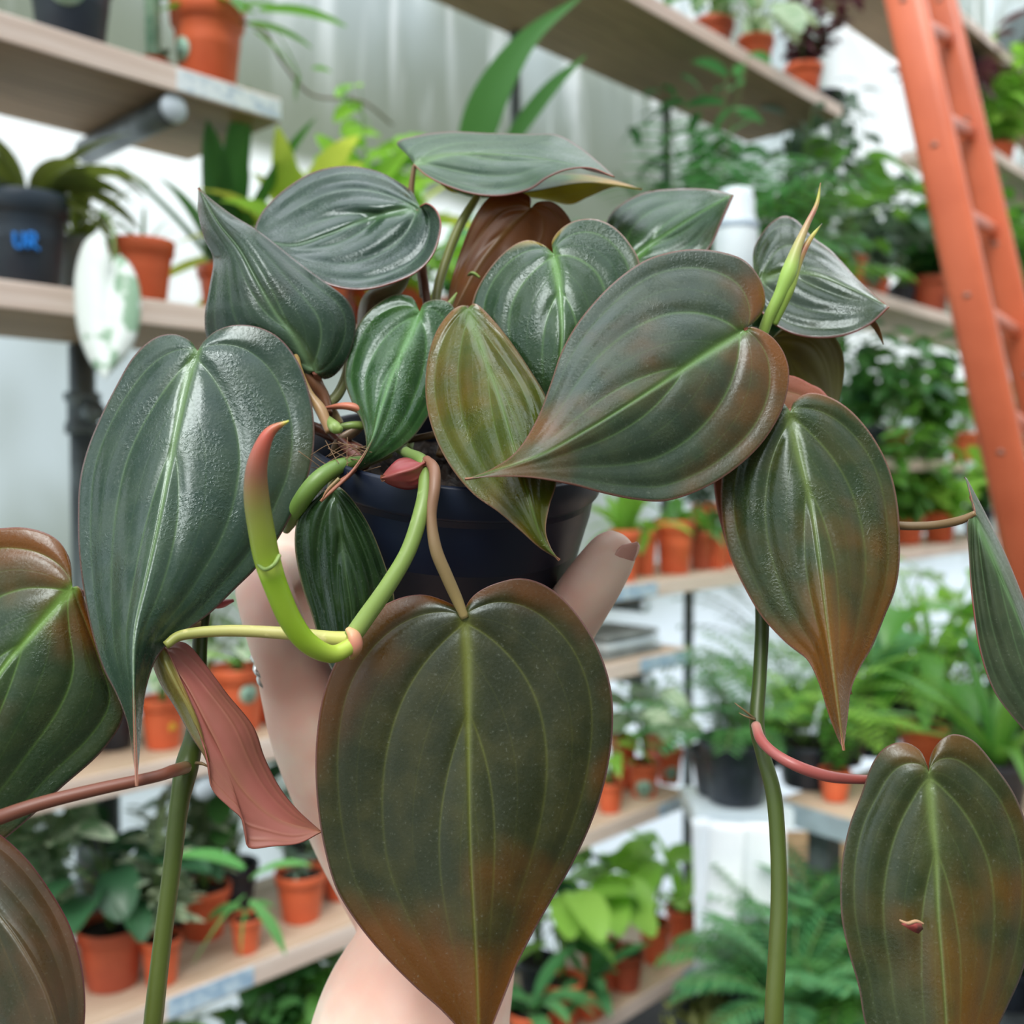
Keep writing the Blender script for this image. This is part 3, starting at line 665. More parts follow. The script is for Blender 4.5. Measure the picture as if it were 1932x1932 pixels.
# ------------------------------------------------------------------ bench on the right
zb = -.70
def gp(px, py, z):     # point of the picture on a level surface z (relative to the camera)
    d = CF + CR_*((px-966)/F_PX) + CU*((966-py)/F_PX); k = z/d.z
    return C0 + d*k
A, B = gp(1462, 1508, zb), gp(1640, 1560, zb)
bu = (B-A); bu.z = 0; bu.normalize(); bn = Vector((-bu.y, bu.x, 0))
e = empty('potting_bench', A, math.atan2(bu.y, bu.x), 'wooden bench with a pale metal edge behind the right hanging stem', 'bench')
mb = MB(); box(mb, (0, .004, -.03), (1.9, .9, 0)); bevel(mb.build('bench_top', M_WOOD, e, smooth=False), .003)
mb = MB(); box(mb, (-.004, -.006, -.045), (1.9, .004, .002)); tag(mb.build('edge_strip', simple('zinc_strip', (.42, .52, .58), .4, metal=.3), e, smooth=False), 'pale blue-grey metal edge')
for (x, y) in ((.05, .05), (1.8, .05), (.05, .8), (1.8, .8)):
    mb = MB(); box(mb, (x, y, -.80), (x+.05, y+.05, -.03)); mb.build('leg', M_STEEL, e, smooth=False)
mb = MB(); box(mb, (.10, .5, -.78), (1.85, .52, -.32)); mb.build('back_panel', simple('grey_panel', (.16, .16, .16), .8), e, smooth=False)
# white sheet hanging under the black pot
mb = MB(); nx, nz = 60, 40; V = []
a_, b_ = gp(1305, 1545, -.715), gp(1490, 1560, -.715)
for j in range(nz):
    for i in range(nx):
        u_ = i/(nx-1); w_ = j/(nz-1); p = a_.lerp(b_, u_)
        p = p + Vector((.012*math.sin(u_*17+w_*3), .03*math.sin(u_*11+w_*2.5)*(.3+w_), -.75*w_)); V.append(tuple(p))
mb.add(V, [(j*nx+i, j*nx+i+1, (j+1)*nx+i+1, (j+1)*nx+i) for j in range(nz-1) for i in range(nx-1)])
o = mb.build('plastic_sheet', simple('white_sheet', (.90, .94, .98), .4, (.70, .76, .84), 3)); o.modifiers.new('s', 'SOLIDIFY').thickness = .001
tag(o, 'white plastic sheet hanging below the black pot', 'sheet')
# stool for the big black pot (behind the sheet)
c_ = gp(1388, 1512, -.70); e = empty('stool', (c_.x, c_.y, 0), 0, 'small grey stand under the big black pot', 'stand')
mb = MB(); box(mb, (-.10, -.06, .76), (.11, .12, .797)); mb.build('top', M_WHITEP, e, smooth=False)
for x, y in ((-.05, -.02), (.05, -.02), (-.05, .08), (.05, .08)):
    mb = MB(); box(mb, (x-.01, y-.01, 0), (x+.01, y+.01, .76)); mb.build('leg', M_STEEL, e, smooth=False)
def bp_(px, py, r, h, lab, fol, lm, spread, H, nn, seed, lw, ll, pm, z=zb, name='potted_plant', dz=0):
    l = gp(px, py, z+.002)
    return plant(name, lab, T_, l, r, h, pm, fol, lm, spread, H, nn, seed, lw, ll)
bp_(1388, 1508, .082, .135, 'big black pot of dark fern left of the hanging stem', 'fern', 'mid', .2, .20, 16, 140, .009, .05, M_BLACK, name='potted_fern')
bp_(1352, 1495, .06, .10, 'ferny plant just behind the big black pot', 'fern', 'blue', .2, .22, 14, 141, .009, .05, M_BLACK, name='potted_fern')
bp_(1522, 1480, .075, .10, 'black pot of bright fern right of the hanging stem', 'fern', 'lime', .2, .26, 20, 142, .009, .05, M_BLACK, name='potted_fern')
bp_(1575, 1508, .035, .065, 'little terracotta pot on the bench edge under the pink stalk', 'bush', 'green', .06, .14, 12, 143, .012, .025, M_TERRA)
bp_(1645, 1420, .085, .17, 'tall slate grey pot behind the pointed leaf tip', 'fern', 'lime', .2, .30, 16, 144, .009, .05, M_NAVY, name='potted_fern')
bp_(1590, 1440, .06, .09, 'lime fern behind the pointed leaf tip', 'fern', 'lime', .2, .34, 20, 145, .009, .05, M_BLACK, name='potted_fern')
bp_(1740, 1440, .06, .10, 'terracotta pot just above the notch of the lower right leaf', 'heart', 'green', .2, .32, 16, 146, .1, .17, M_TERRA)
bp_(1800, 1430, .07, .10, 'plant of large smooth green leaves at the right', 'heart', 'blue', .3, .32, 16, 147, .13, .22, M_BLACK)
bp_(1860, 1400, .07, .10, 'lime leafy plant behind the folded right leaf', 'heart', 'lime', .3, .42, 18, 148, .09, .15, M_BLACK)
bp_(1760, 1375, .07, .10, 'tall bright green grassy plant on the bench', 'strap', 'lime', .2, .5, 26, 149, .02, None, M_BLACK)
bp_(1690, 1365, .06, .10, 'cream and green leaved plant right of the large right leaf', 'broad', 'pale', .2, .55, 12, 150, .08, .15, M_BLACK)
bp_(1880, 1520, .07, .10, 'dark pot at the right edge beside the lower right leaf', 'strap', 'green', .2, .36, 18, 151, .03, None, M_BLACK)
bp_(1450, 1440, .07, .10, 'fern behind the right hanging stem', 'fern', 'green', .2, .30, 20, 152, .010, .055, M_BLACK, name='potted_fern')
bp_(1500, 1370, .07, .10, 'farther fern at the back of the bench', 'fern', 'mid', .2, .42, 18, 153, .010, .055, M_BLACK, name='potted_fern')
bp_(1930, 1445, .07, .10, 'green plant behind the right edge of the bench', 'broad', 'green', .2, .36, 16, 154, .07, .14, M_BLACK)
# low bench and plants below
zl = -1.12
o_ = gp(1395, 1900, zl)
mb = MB(); box(mb, (o_.x-.02, o_.y-.35, CAMH+zl-.04), (o_.x+2.0, o_.y+.22, CAMH+zl-.001)); tag(bevel(mb.build('low_bench', M_STEEL, smooth=False), .004), 'low dark bench under the ferns at the bottom right', 'bench')
o_ = gp(1455, 1720, zl)
mb = MB(); box(mb, (o_.x, o_.y-.1, CAMH+zl-.05), (o_.x+1.6, o_.y+.62, CAMH+zl-.004)); tag(bevel(mb.build('plank', M_WOODT, smooth=False), .004), 'wide tan plank behind the ferns at the bottom right', 'plank')
for i, (px, py, r, lab, fol, lm, H, nn, lw, ll) in enumerate((
  (1480, 1930, .08, 'dark green fern at the bottom, left of the hanging stem', 'fern', 'mid', .24, 30, .010, .055),
  (1560, 1900, .08, 'leafy fern between the hanging stem and the lower right leaf', 'fern', 'blue', .26, 34, .010, .055),
  (1610, 1960, .08, 'bright fern at the bottom beside the lower right leaf', 'fern', 'green', .22, 30, .010, .05),
  (1500, 2010, .08, 'fern cut off by the bottom edge of the picture', 'fern', 'blue', .24, 30, .010, .05),
  (1900, 1890, .07, 'dark pot plant at the bottom right corner', 'bush', 'green', .12, 14, .03, .06),
  (1415, 1935, .06, 'black pot by the mossy tray', 'fern', 'mid', .12, 8, .012, .04))):
    bp_(px, py, r, .09, lab, fol, lm, .15, H, nn, 160+i, lw, ll, M_BLACK, z=zl, name='potted_fern' if fol == 'fern' else 'potted_plant')
l = gp(1362, 1960, -1.10); e = empty('moss_tray', l, 0, 'dark tray of olive moss at the bottom edge', 'tray')
mb = MB(); lathe(mb, [(0, 0), (.10, 0), (.115, .05), (.11, .05), (.10, .02), (0, .02)], 4); mb.build('tray', M_BLACK, e, smooth=False)
mb = MB(); rg = random.Random(5)
for k in range(700):
    a = rg.uniform(0, 6.28); q = .105*math.sqrt(rg.random()); blade(mb, (math.cos(a)*q, math.sin(a)*q, .02), rdir(rg, rg.uniform(0, 6.28), rg.uniform(.4, 1.5)), rg.uniform(.02, .05), .007, .6, .2, 'oval', 3)
o = mb.build('moss', LM['moss'], e); o['kind'] = 'stuff'

# white bottle
l = P(1388, 560, 1.75); e = empty('spray_bottle', P(1388, 545, 1.75), 0, 'blurred white plastic bottle behind the large right leaf', 'bottle')
mb = MB(); lathe(mb, [(0, 0), (.034, 0), (.037, .006), (.037, .09), (.034, .115), (.031, .125), (.031, .150), (.028, .158), (.027, .166), (0, .168)], 28); mb.build('bottle_body', M_WHITEP, e)
mb = MB(); lathe(mb, [(.0375, .10), (.0385, .102), (.0385, .108), (.0375, .11)], 28); mb.build('band', simple('pale_blue_band', (.5, .62, .75), .4), e)
st_ = l
mb = MB(); lathe(mb, [(0, 0), (.06, 0), (.06, .012), (0, .012)], 28); 
o = mb.build('bottle_shelf', M_WOOD, loc=P(1388, 545, 1.75)-Vector((0, 0, .0125))); tag(o, 'small round wooden stand under the white bottle, hidden behind the large leaf', 'stand')

# ------------------------------------------------------------------ ladder
def ladder():
    a0, a1 = P(1708, 0, 2.0), P(1935, 1050, 1.86); b0, b1 = P(1775, 0, 2.36), P(1925, 650, 2.22)
    ax = (a1-a0); Lr = ax.length; ax.normalize(); bx = (b1-b0).normalized()
    e = empty('ladder', a0+ax*2.2, 0, 'orange painted ladder leaning at the right', 'ladder')
    for nm, p, d, w in (('a', a0, ax, .041), ('b', b0, bx, .037)):
        mb = MB(); across = (b0-a0).normalized(); q = d.cross(across).normalized()
        # rounded rail: oval section
        c1, c2 = p-d*1.2, p+d*2.3; k = 20; V = []
        for c in (c1, c2):
            for i in range(k):
                a = 6.2832*i/k; cx = math.copysign(abs(math.cos(a))**.6, math.cos(a)); sx_ = math.copysign(abs(math.sin(a))**.6, math.sin(a))
                V.append(tuple(c+q*cx*w*.9+across*sx_*w*.55))
        mb.add(V, [(i, (i+1) % k, k+(i+1) % k, k+i) for i in range(k)]+[tuple(range(k-1, -1, -1)), tuple(range(k, 2*k))])
        o = keep_world(mb.build('side_rail', M_ORANGE), e)
        for m in range(10):
            cc = p-d*.9+d*m*.30-q*0+(-across if nm == 'a' else -across)*w*.55
            m2 = MB(); tube(m2, [tuple(cc), tuple(cc-across*.002)], .0065, 3, 12); s_ = m2.build('rivet', M_SCREW); s_.parent = o
    for k in range(-4, 8):
        y = 40+k*184
        pa = a0+(a1-a0)*(y/1050); pb = b0+(b1-b0)*((y+38)/650)
        mb = MB(); tube(mb, [tuple(pa), tuple(pb)], .0135, 4, 14, flat=1.25); keep_world(mb.build('rung', M_ORANGE), e)
ladder()
# ==== HERO ====
# ------------------------------------------------------------------ the hand holding the pot
def skin_mat():
    m, nt, bs, out = newmat('pale_skin')
    n = noise(nt, 28, 3); f = noise(nt, 400, 3); b = noise(nt, 60, 3, seed=3)
    put(nt, mixc(nt, n.ss(.38, .68), (.87, .68, .56), (.84, .50, .40)), bs.inputs['Base Color'])
    bs.inputs['Roughness'].default_value = .48; bs.inputs['Subsurface Weight'].default_value = .25
    bs.inputs['Subsurface Radius'].default_value = (.006, .002, .001); bs.inputs['Subsurface Scale'].default_value = 1.0
    bump(nt, bs, f+b*1.5, .14, .0006); return m
M_SKIN = skin_mat()
person = empty('person', P(800, 1500, .41), 0, 'person seen only as a bare hand and forearm holding the pot from behind and below', 'person')
mb = MB()
def limb(pts, rad, n=26, flat=1.0):
    tube(mb, pts, rad, n, 18, flat=flat)
    for p, r in ((pts[0], rad[0]), (pts[-1], rad[-1])):      # round ends
        pr = [(math.sin(a)*r, -math.cos(a)*r) for a in np.linspace(0, math.pi, 10)]
        lathe(mb, pr, 16, c=tuple(p))
# forearm and wrist
limb([P(760, 2100, .37), P(782, 1930, .375), P(820, 1800, .385), P(830, 1690, .40)], [.041, .0365, .031, .029], 24)
# palm: several overlapping bars from wrist to knuckles
limb([P(790, 1720, .40), P(700, 1560, .41), P(606, 1400, .395), P(560, 1290, .39)], [.024, .024, .0185, .0145])
limb([P(820, 1700, .405), P(770, 1540, .42), P(690, 1400, .42), P(655, 1300, .415)], [.024, .020, .017, .013])
limb([P(840, 1700, .405), P(830, 1540, .425), P(780, 1400, .43), P(760, 1330, .43)], [.022, .018, .015, .012])
limb([P(850, 1700, .40), P(900, 1560, .41), P(880, 1420, .425), P(850, 1340, .435)], [.022, .018, .015, .012])
# thumb
limb([P(850, 1690, .39), P(925, 1500, .40), P(985, 1340, .39), P(1042, 1222, .373), P(1082, 1155, .362), P(1122, 1095, .354), P(1153, 1048, .349)], [.022, .020, .0155, .0122, .0112, .0103, .0090], 30)
# fingers round the far side of the pot
limb([P(565, 1300, .39), P(530, 1215, .382), P(505, 1140, .388), P(500, 1095, .40), P(545, 1060, .435), P(590, 1030, .458)], [.0145, .0118, .0112, .0108, .0098, .0085], 30)
limb([P(655, 1310, .42), P(600, 1190, .425), P(568, 1090, .43), P(556, 1030, .437), P(566, 975, .452)], [.0135, .0110, .0102, .0096, .0082], 28)
limb([P(760, 1330, .43), P(700, 1200, .455), P(660, 1090, .47), P(650, 1000, .475), P(665, 945, .475)], [.0125, .0105, .0098, .0092, .008], 28)
limb([P(850, 1340, .435), P(820, 1210, .475), P(780, 1100, .495), P(765, 1010, .500), P(775, 960, .495)], [.012, .0095, .0086, .008, .007], 28)
hand = mb.build('hand', M_SKIN); keep_world(hand, person)
m = hand.modifiers.new('merge', 'REMESH'); m.mode = 'VOXEL'; m.voxel_size = .0015; m.use_smooth_shade = True
m = hand.modifiers.new('soften', 'SMOOTH'); m.factor = .8; m.iterations = 14
# thumbnail on the outer side
def nail(c, axis, out, L_, W_, mat):
    axis = np.array(axis); axis /= np.linalg.norm(axis); out = np.array(out); out -= axis*np.dot(out, axis); out /= np.linalg.norm(out); sd_ = np.cross(axis, out)
    mb = MB(); V = []; nu, nv = 12, 13
    for i in range(nu):
        u_ = i/(nu-1)*2-1
        for j in range(nv):
            v_ = j/(nv-1)*2-1; a = v_*1.0; w = W_*(1-abs(u_)**3.2*.97)**.36
            V.append(np.array(c)+axis*u_*L_*(1-.22*v_*v_)+sd_*math.sin(a)*w+out*((math.cos(a)-1)*w*.8-.0008*u_*u_))
    mb.add(V, [(i*nv+j, i*nv+j+1, (i+1)*nv+j+1, (i+1)*nv+j) for i in range(nu-1) for j in range(nv-1)])
    o = mb.build('thumbnail', mat); keep_world(o, person); s_ = o.modifiers.new('s', 'SOLIDIFY'); s_.thickness = .0006; s_.offset = 0
M_NAIL = simple('fingernail', (.62, .32, .26), .22, (.54, .25, .21), 60)
tc0, tc1 = P(1122, 1095, .354), P(1153, 1048, .349)
no_ = (CR_*.66+CU*.15-CF*.72).normalized()
nail(P(1141, 1066, .3515)+no_*.0108, (tc1-tc0).normalized()-no_*.13, no_, .0074, .0064, M_NAIL)
# twisted silver ring
M_SILVER = simple('polished_silver', (.82, .82, .80), .12, (.7, .7, .68), 40, metal=1)
rc = np.array(P(502, 1253, .3885)); ra = aCR*.95+aCU*.27+aCF*.05; ra /= np.linalg.norm(ra)
x_ = np.cross(ra, aCF); x_ /= np.linalg.norm(x_); y_ = np.cross(ra, x_)
e = empty('ring', tuple(rc), 0, 'twisted silver ring on a finger at the left edge of the hand', 'ring')
mb = MB()
for ph in (0, 3.1416):
    pts = []
    for i in range(49):
        a = 2*math.pi*i/48; q = a*7+ph; rr = .0102+.0011*math.cos(q)
        pts.append(tuple(x_*math.cos(a)*rr+y_*math.sin(a)*rr+ra*.0016*math.sin(q)))
    tube(mb, pts, .00150, 190, 8, cap=False)
o = mb.build('twisted_band', M_SILVER, e)

# ------------------------------------------------------------------ the held plant
HC = P(862, 838, .375)
hero = empty('potted_vine', HC, 0, 'heart-leaved dark velvety trailing plant in a black pot, held up in the hand', 'potted plant')
sa = math.radians(18); ro = math.radians(5.5)
upv = (CU*math.cos(sa)-CF*math.sin(sa)); upv = (upv*math.cos(ro)+CR_*math.sin(ro)).normalized()
xv = (CR_-upv*CR_.dot(upv)).normalized(); yv = upv.cross(xv)
MP = Matrix((xv, yv, upv)).transposed().to_4x4(); MP.translation = HC
R_ = .0545
mb = MB()
lathe(mb, [(0, -.097), (.039, -.097), (.0405, -.094), (.0522, -.0125), (.0528, -.0122), (R_-.0010, -.0116), (R_-.0006, -.0108), (R_, -.001), (R_-.0008, 0), (R_-.0016, -.001), (R_-.003, -.02), (.039, -.092), (0, -.092)], 72, M=MP)
mp, nt, bs, out = newmat('hero_black_plastic')
n_ = noise(nt, 60, 5); n2 = noise(nt, 9, 2)
put(nt, mixc(nt, n2.ss(.35, .7), (.004, .008, .022), (.007, .014, .034)), bs.inputs['Base Color']); put(nt, n_*.25+.3, bs.inputs['Roughness']); bump(nt, bs, n_, .08, .0005)
bs.inputs['Specular IOR Level'].default_value = .35
keep_world(mb.build('pot', mp), hero)
# soil
mb = MB(); k = 90; rings = 34; rg = np.random.default_rng(4); V = []
for i in range(rings):
    rr = R_*.93*(i+.5)/rings
    for j in range(k):
        a = 6.2832*j/k; V.append(np.array(xv)*math.cos(a)*rr+np.array(yv)*math.sin(a)*rr+np.array(upv)*(-.012+.004*math.cos(rr/R_*2)+rg.normal()*.0011)+np.array(HC))
mb.add(V, [(i*k+j, i*k+(j+1) % k, (i+1)*k+(j+1) % k, (i+1)*k+j) for i in range(rings-1) for j in range(k)]+[tuple(range(k-1, -1, -1))])
keep_world(mb.build('soil', M_SOIL), hero)
def onsoil(a, q, h=0.): return HC+xv*math.cos(a)*q*R_+yv*math.sin(a)*q*R_+upv*(-.009+h)
M_FIB = simple('dry_root_fibre', (.24, .14, .07), .8, (.14, .08, .04), 80)
rgf = random.Random(3)
for i in range(16):
    p = P(rgf.uniform(598, 690), rgf.uniform(850, 884), .338); mb = MB()
    d = Vector((rgf.uniform(-1, 1), rgf.uniform(-.4, .4), rgf.uniform(-.4, .4))).normalized()*.008
    tube(mb, [tuple(p-d), tuple(p+Vector((0, -.001, rgf.uniform(-.002, .003)))), tuple(p+d)], .00013, 8, 5)
    o = keep_world(mb.build('dry_fibre', M_FIB), hero)

def leaf_mat(name, g1=(.030, .055, .026), g2=(.060, .085, .030), br=(.105, .050, .012), brown=.4, vein=(.20, .30, .10), vs=1., rough=.38, wet=0., edge=(.24, .12, .12), seed=0, tipb=.5, rim=.30, scar=None, back=(.30, .12, .03), tfac=.10, midw=1., lob=.6, spec=.42):
    m, nt, bs, out = newmat(name)
    t = attr(nt, 't'); v = attr(nt, 'v').abs(); w = attr(nt, 'w')
    big = noise(nt, 22, 3, seed=seed); mid = noise(nt, 90, 4, seed=seed+3); fine = noise(nt, 1100, 2, seed=seed+5)
    # blade: dark green centre, rusty towards lobes, rim and tip in irregular patches
    f = ((big-.5)*3.0 + .22) + v.ss(.55, 1.)*rim + t.ss(.62, 1.)*tipb + ((t.ss(0., .26)*-1)+1.)*lob*v.ss(.35, .95) + (brown-.55)
    base = mixc(nt, mid.ss(.35, .7), g1, g2)
    base = mixc(nt, f.ss(.1, 1.0), base, br)
    # veins: gaussian lines in the blade's own coordinates
    tot = None
    def line(V_, t0, tau, p_, wd, amp, fade):
        vk = (((((t-t0).mx(0)*(1./tau)).pow(p_)*-1.).exp()*-1)+1.)*V_
        d = (v-vk)*w/wd
        g = (d*d*-1.).exp()*amp*((t.ss(fade, .92)*-.92)+1.)*t.ss(t0-.001, t0+.06)
        return g
    broad = None
    for (V_, t0, tau, p_, wd, amp, fade) in ((.86, 0, .13, 1.35, 2.2, .36, .1), (.63, .05, .27, 1.6, 2.8, .52, .15), (.36, .40, .24, 1.15, 2.5, .44, .5), (.50, .22, .26, 1.3, 1.8, .10, .4), (.76, .03, .20, 1.5, 1.8, .09, .3), (.18, .55, .2, 1.1, 1.8, .08, .7)):
        g = line(V_, t0, tau, p_, wd, amp, fade); tot = g if tot is None else tot+g
        if amp > .25:
            h = line(V_, t0, tau, p_, wd*5., 1., .45); broad = h if broad is None else broad+h
    dm = v*w/((t.ss(0, .7)*-8.5+12.)*midw)
    mv = (dm*dm*-1.).exp()*((t.ss(.2, 1.)*-.45)+1.)
    dh = v*w/26.; halo = (dh*dh*-1.).exp()*.20*((t.ss(.3, .9)*-.8)+1.)
    tot = tot*(w.ss(15., 120.)*.6+.4); broad = broad*w.ss(50., 230.)
    vk_ = (tot*(mid*.7+.55)+mv+halo).mn(1.0)*vs
    ripple = fine*.02
    c = mixc(nt, (vk_+ripple).mn(1.)*.9, base, vein)
    c = mixc(nt, broad.mn(1.)*.10, c, (g2[0]*1.6, g2[1]*1.8, g2[2]*1.6))
    c = mixc(nt, fine.ss(.62, .8)*.12, c, (.35, .38, .30))
    ed = (w*((v*-1)+1.)).ss(5.5, 2.0); ed_ = nt.nodes.new('ShaderNodeMapRange')
    c = mixc(nt, ((w*((v*-1)+1.)).ss(.8, 4.5)*-1+1.)*.65, c, edge)
    if scar: pass
    put(nt, c, bs.inputs['Base Color'])
    patch = noise(nt, 60, 4, seed=seed+9); drops = noise(nt, 900, 3, seed=seed+1)
    rg_ = (patch.ss(.35, .7)*.10+fine.ss(.3, .7)*.14+mid.ss(.4, .65)*.06+(rough-.19))
    if wet: rg_ = rg_-(patch.ss(.50, .60)*drops.ss(.42, .55))*wet
    put(nt, rg_, bs.inputs['Roughness']); bs.inputs['Specular IOR Level'].default_value = spec
    bs.inputs['Specular Tint'].default_value = (.86, .97, 1.0, 1)
    bs.inputs['Sheen Weight'].default_value = .02; bs.inputs['Sheen Roughness'].default_value = .4; bs.inputs['Sheen Tint'].default_value = (.7, .95, .85, 1)
    hgt = broad*-.9 + mv*-1.4 + tot*-.3 + mid*.22 + fine*.12
    if wet: hgt = hgt + drops.ss(.46, .6)*patch.ss(.50, .62)*1.0*wet
    bump(nt, bs, hgt, .55, .0009)
    trans(nt, bs, out, mixc(nt, .5, c, back), tfac)
    return m
def under_mat(name, a, b, vein, rough=.5, seed=0, tf=.15):
    m, nt, bs, out = newmat(name)
    t = attr(nt, 't'); v = attr(nt, 'v').abs(); w = attr(nt, 'w'); n = noise(nt, 45, 3, seed=seed)
    tot = None
    for (V_, tau) in ((.62, .2), (.84, .09)):
        d = (v-(((t*(-1./tau)).exp()*-1)+1.)*V_)*w/3.5; g = (d*d*-1.).exp()*.5; tot = g if tot is None else tot+g
    dm = v*w/6.; tot = tot+(dm*dm*-1.).exp()
    c = mixc(nt, n.ss(.3, .7), a, b); c = mixc(nt, (tot*.35).mn(1.), c, vein); put(nt, c, bs.inputs['Base Color'])
    bs.inputs['Roughness'].default_value = rough; bump(nt, bs, tot, .4, .0008); trans(nt, bs, out, c, tf); return m
U_PINK = under_mat('pink_underside', (.36, .105, .085), (.27, .09, .06), (.33, .15, .07))
U_RUST = under_mat('rusty_underside', (.22, .07, .010), (.13, .045, .010), (.22, .13, .02), .35, tf=.45)
U_OLIVE = under_mat('olive_underside', (.15, .14, .006), (.10, .075, .010), (.18, .16, .02), .5, tf=.35)
U_LIME = under_mat('yellow_underside', (.80, .75, .03), (.62, .52, .03), (.7, .7, .08), .5, tf=.6)

def leaf(name, att, tip, mids, right, left, d, side, mat, pleat=.0012, cup=0., under=None, umat=None, nt_=84, nv=22, label=None, wave=0., fold=0., thick=.00045):
    """d=(attachment, middle, tip) distances; side=(right, left) how much farther the margins lie"""
    M = catmull([att]+mids+[tip], 300); Rr = catmull([att]+right+[tip], nt_); Ll = catmull([att]+left+[tip], nt_)
    tt = np.linspace(0, 1, nt_); mt = tt**1.7
    q = np.array([np.interp(mt, np.linspace(0, 1, 300), M[:, k]) for k in (0, 1)]).T
    dm = d[0]*(1-mt)*(1-2*mt)+4*d[1]*mt*(1-mt)+d[2]*mt*(2*mt-1)
    vs_ = np.linspace(-1, 1, 2*nv+1); v = np.abs(vs_)
    ten = np.abs(v)**.92
    PX = np.zeros((nt_, 2*nv+1, 2)); D = np.zeros((nt_, 2*nv+1)); Wt = np.zeros((nt_, 2*nv+1))
    for s_, O, off in ((1, Rr, side[0]), (-1, Ll, side[1])):
        idx = np.where(vs_*s_ >= 0)[0]
        for i_ in idx:
            a = v[i_]; PX[:, i_] = q*(1-a)+O*a
            env = np.sin(np.pi*np.clip(tt*.92+.04, 0, 1))**.5
            D[:, i_] = dm+off*env*a**1.35 + cup*env*(a**2-.0)*1.0 - fold*env*np.sin(np.pi*a)
            Wt[:, i_] = np.linalg.norm(O-q, axis=1)
            # pleats: valleys along the main veins
            pl = np.zeros(nt_)
            for (V_, t0, tau, p_) in ((.86, 0, .13, 1.35), (.63, .05, .27, 1.6), (.36, .40, .24, 1.15), (0, 0, .1, 1)):
                vk = V_*(1-np.exp(-(np.maximum(tt-t0, 0)/tau)**p_)); pl += np.exp(-((a-vk)/.11)**2)*np.clip((tt-t0+.01)/.12, 0, 1)
            fd = 1-np.clip((tt-.50)/.45, 0, 1)**1.3
            D[:, i_] += pleat*.62*env*fd*(pl-.5)*np.clip(Wt[:, i_]/60, 0, 1)
            D[:, i_] += env*.0011*a*(np.sin(tt*11+s_*2+att[1]*.1)*.6+np.sin(tt*6.3+a*4*s_+att[0]*.1))
            if wave: D[:, i_] += wave*a**3*np.sin(tt*19+s_*1.3+att[0])*env
    X = PA(PX[..., 0], PX[..., 1], D).reshape(-1, 3); n = 2*nv+1
    F = [(i*n+j, i*n+j+1, (i+1)*n+j+1, (i+1)*n+j) for i in range(nt_-1) for j in range(n-1)]
    # winding so that the front looks at the camera
    h_ = nt_//2; e1 = PX[h_, -1]-PX[h_, 0]; e2 = PX[h_+8, nv]-PX[h_-8, nv]
    if e1[0]*e2[1]-e1[1]*e2[0] > 0: F = [f[::-1] for f in F]
    mb = MB(); mi = []
    mb.add(X, F, np.repeat(tt, n))
    mats = [mat, umat or U_PINK, mat]
    if under:
        for i in range(nt_-1):
            for j in range(n-1):
                isR = j >= nv
                mb.mi[i*(n-1)+j] = 1 if (under == 'B' or (under == 'R' and isR) or (under == 'L' and not isR)) else 0
    o = mb.build(name, mats)
    for nm, arr in (('v', np.tile(vs_, nt_)), ('w', Wt.ravel())):
        at = o.data.attributes.new(nm, 'FLOAT', 'POINT'); at.data.foreach_set('value', arr.astype(float))
    keep_world(o, hero)
    s_ = o.modifiers.new('thickness', 'SOLIDIFY'); s_.thickness = thick; s_.offset = -1; s_.material_offset = 1; s_.material_offset_rim = 1 if not under else 0
    if label: o['label'] = label
    return o
def stem_mat(name, stops, rough=.4, spots=None):
    m, nt, bs, out = newmat(name); t = attr(nt, 't'); n = noise(nt, 160, 4); b = noise(nt, 35, 3)
    c = ramp(nt, t, stops); c = mixc(nt, b.ss(.4, .7)*.3, c, tuple(x*.72 for x in stops[len(stops)//2][1]))
    if spots: c = mixc(nt, n.ss(.60, .68)*.5, c, spots)
    put(nt, c, bs.inputs['Base Color']); bs.inputs['Roughness'].default_value = rough
    bs.inputs['Subsurface Weight'].default_value = .15; bs.inputs['Subsurface Radius'].default_value = (.002, .003, .001); bs.inputs['Subsurface Scale'].default_value = .5
    bump(nt, bs, n, .2, .0004); return m
def stem(name, pts, rad, mat, n=60, k=14, label=None, flat=1.):
    """pts: (px, py, distance); rad in picture pixels"""
    mb = MB(); r = [q*p[2]/F_PX for p, q in zip(pts, rad)]
    tube(mb, [tuple(P(*p)) for p in pts], r, n, k, flat=flat)
    o = keep_world(mb.build(name, mat), hero)
    if label: o['label'] = label
    return o
G1 = (.035, .070, .042); G2 = (.055, .095, .048)
# A front leaf
leaf('leaf', (876, 1162), (905, 1992), [(882, 1250), (884, 1400), (888, 1600), (898, 1800)],
 [(882, 1138), (903, 1116), (940, 1099), (985, 1091), (1032, 1106), (1075, 1142), (1112, 1192), (1137, 1243), (1153, 1300), (1157, 1362), (1150, 1432), (1134, 1502), (1108, 1572), (1075, 1640), (1040, 1700), (1005, 1762), (975, 1822), (955, 1872), (934, 1925), (918, 1965)],
 [(868, 1150), (843, 1135), (800, 1122), (755, 1128), (712, 1150), (670, 1190), (635, 1245), (610, 1310), (598, 1380), (595, 1455), (600, 1530), (612, 1602), (632, 1672), (660, 1722), (697, 1772), (742, 1822), (787, 1866), (832, 1906), (868, 1945)],
 (.313, .300, .288), (.006, .008), leaf_mat('front_leaf', (.018, .022, .007), (.034, .034, .009), (.105, .036, .004), .55, (.15, .17, .03), .8, .40, 0, seed=1, lob=1.1, tipb=.9, tfac=.10), .0008, nt_=110, nv=30, label='largest heart-shaped leaf, rust tinted at tip and lobes')
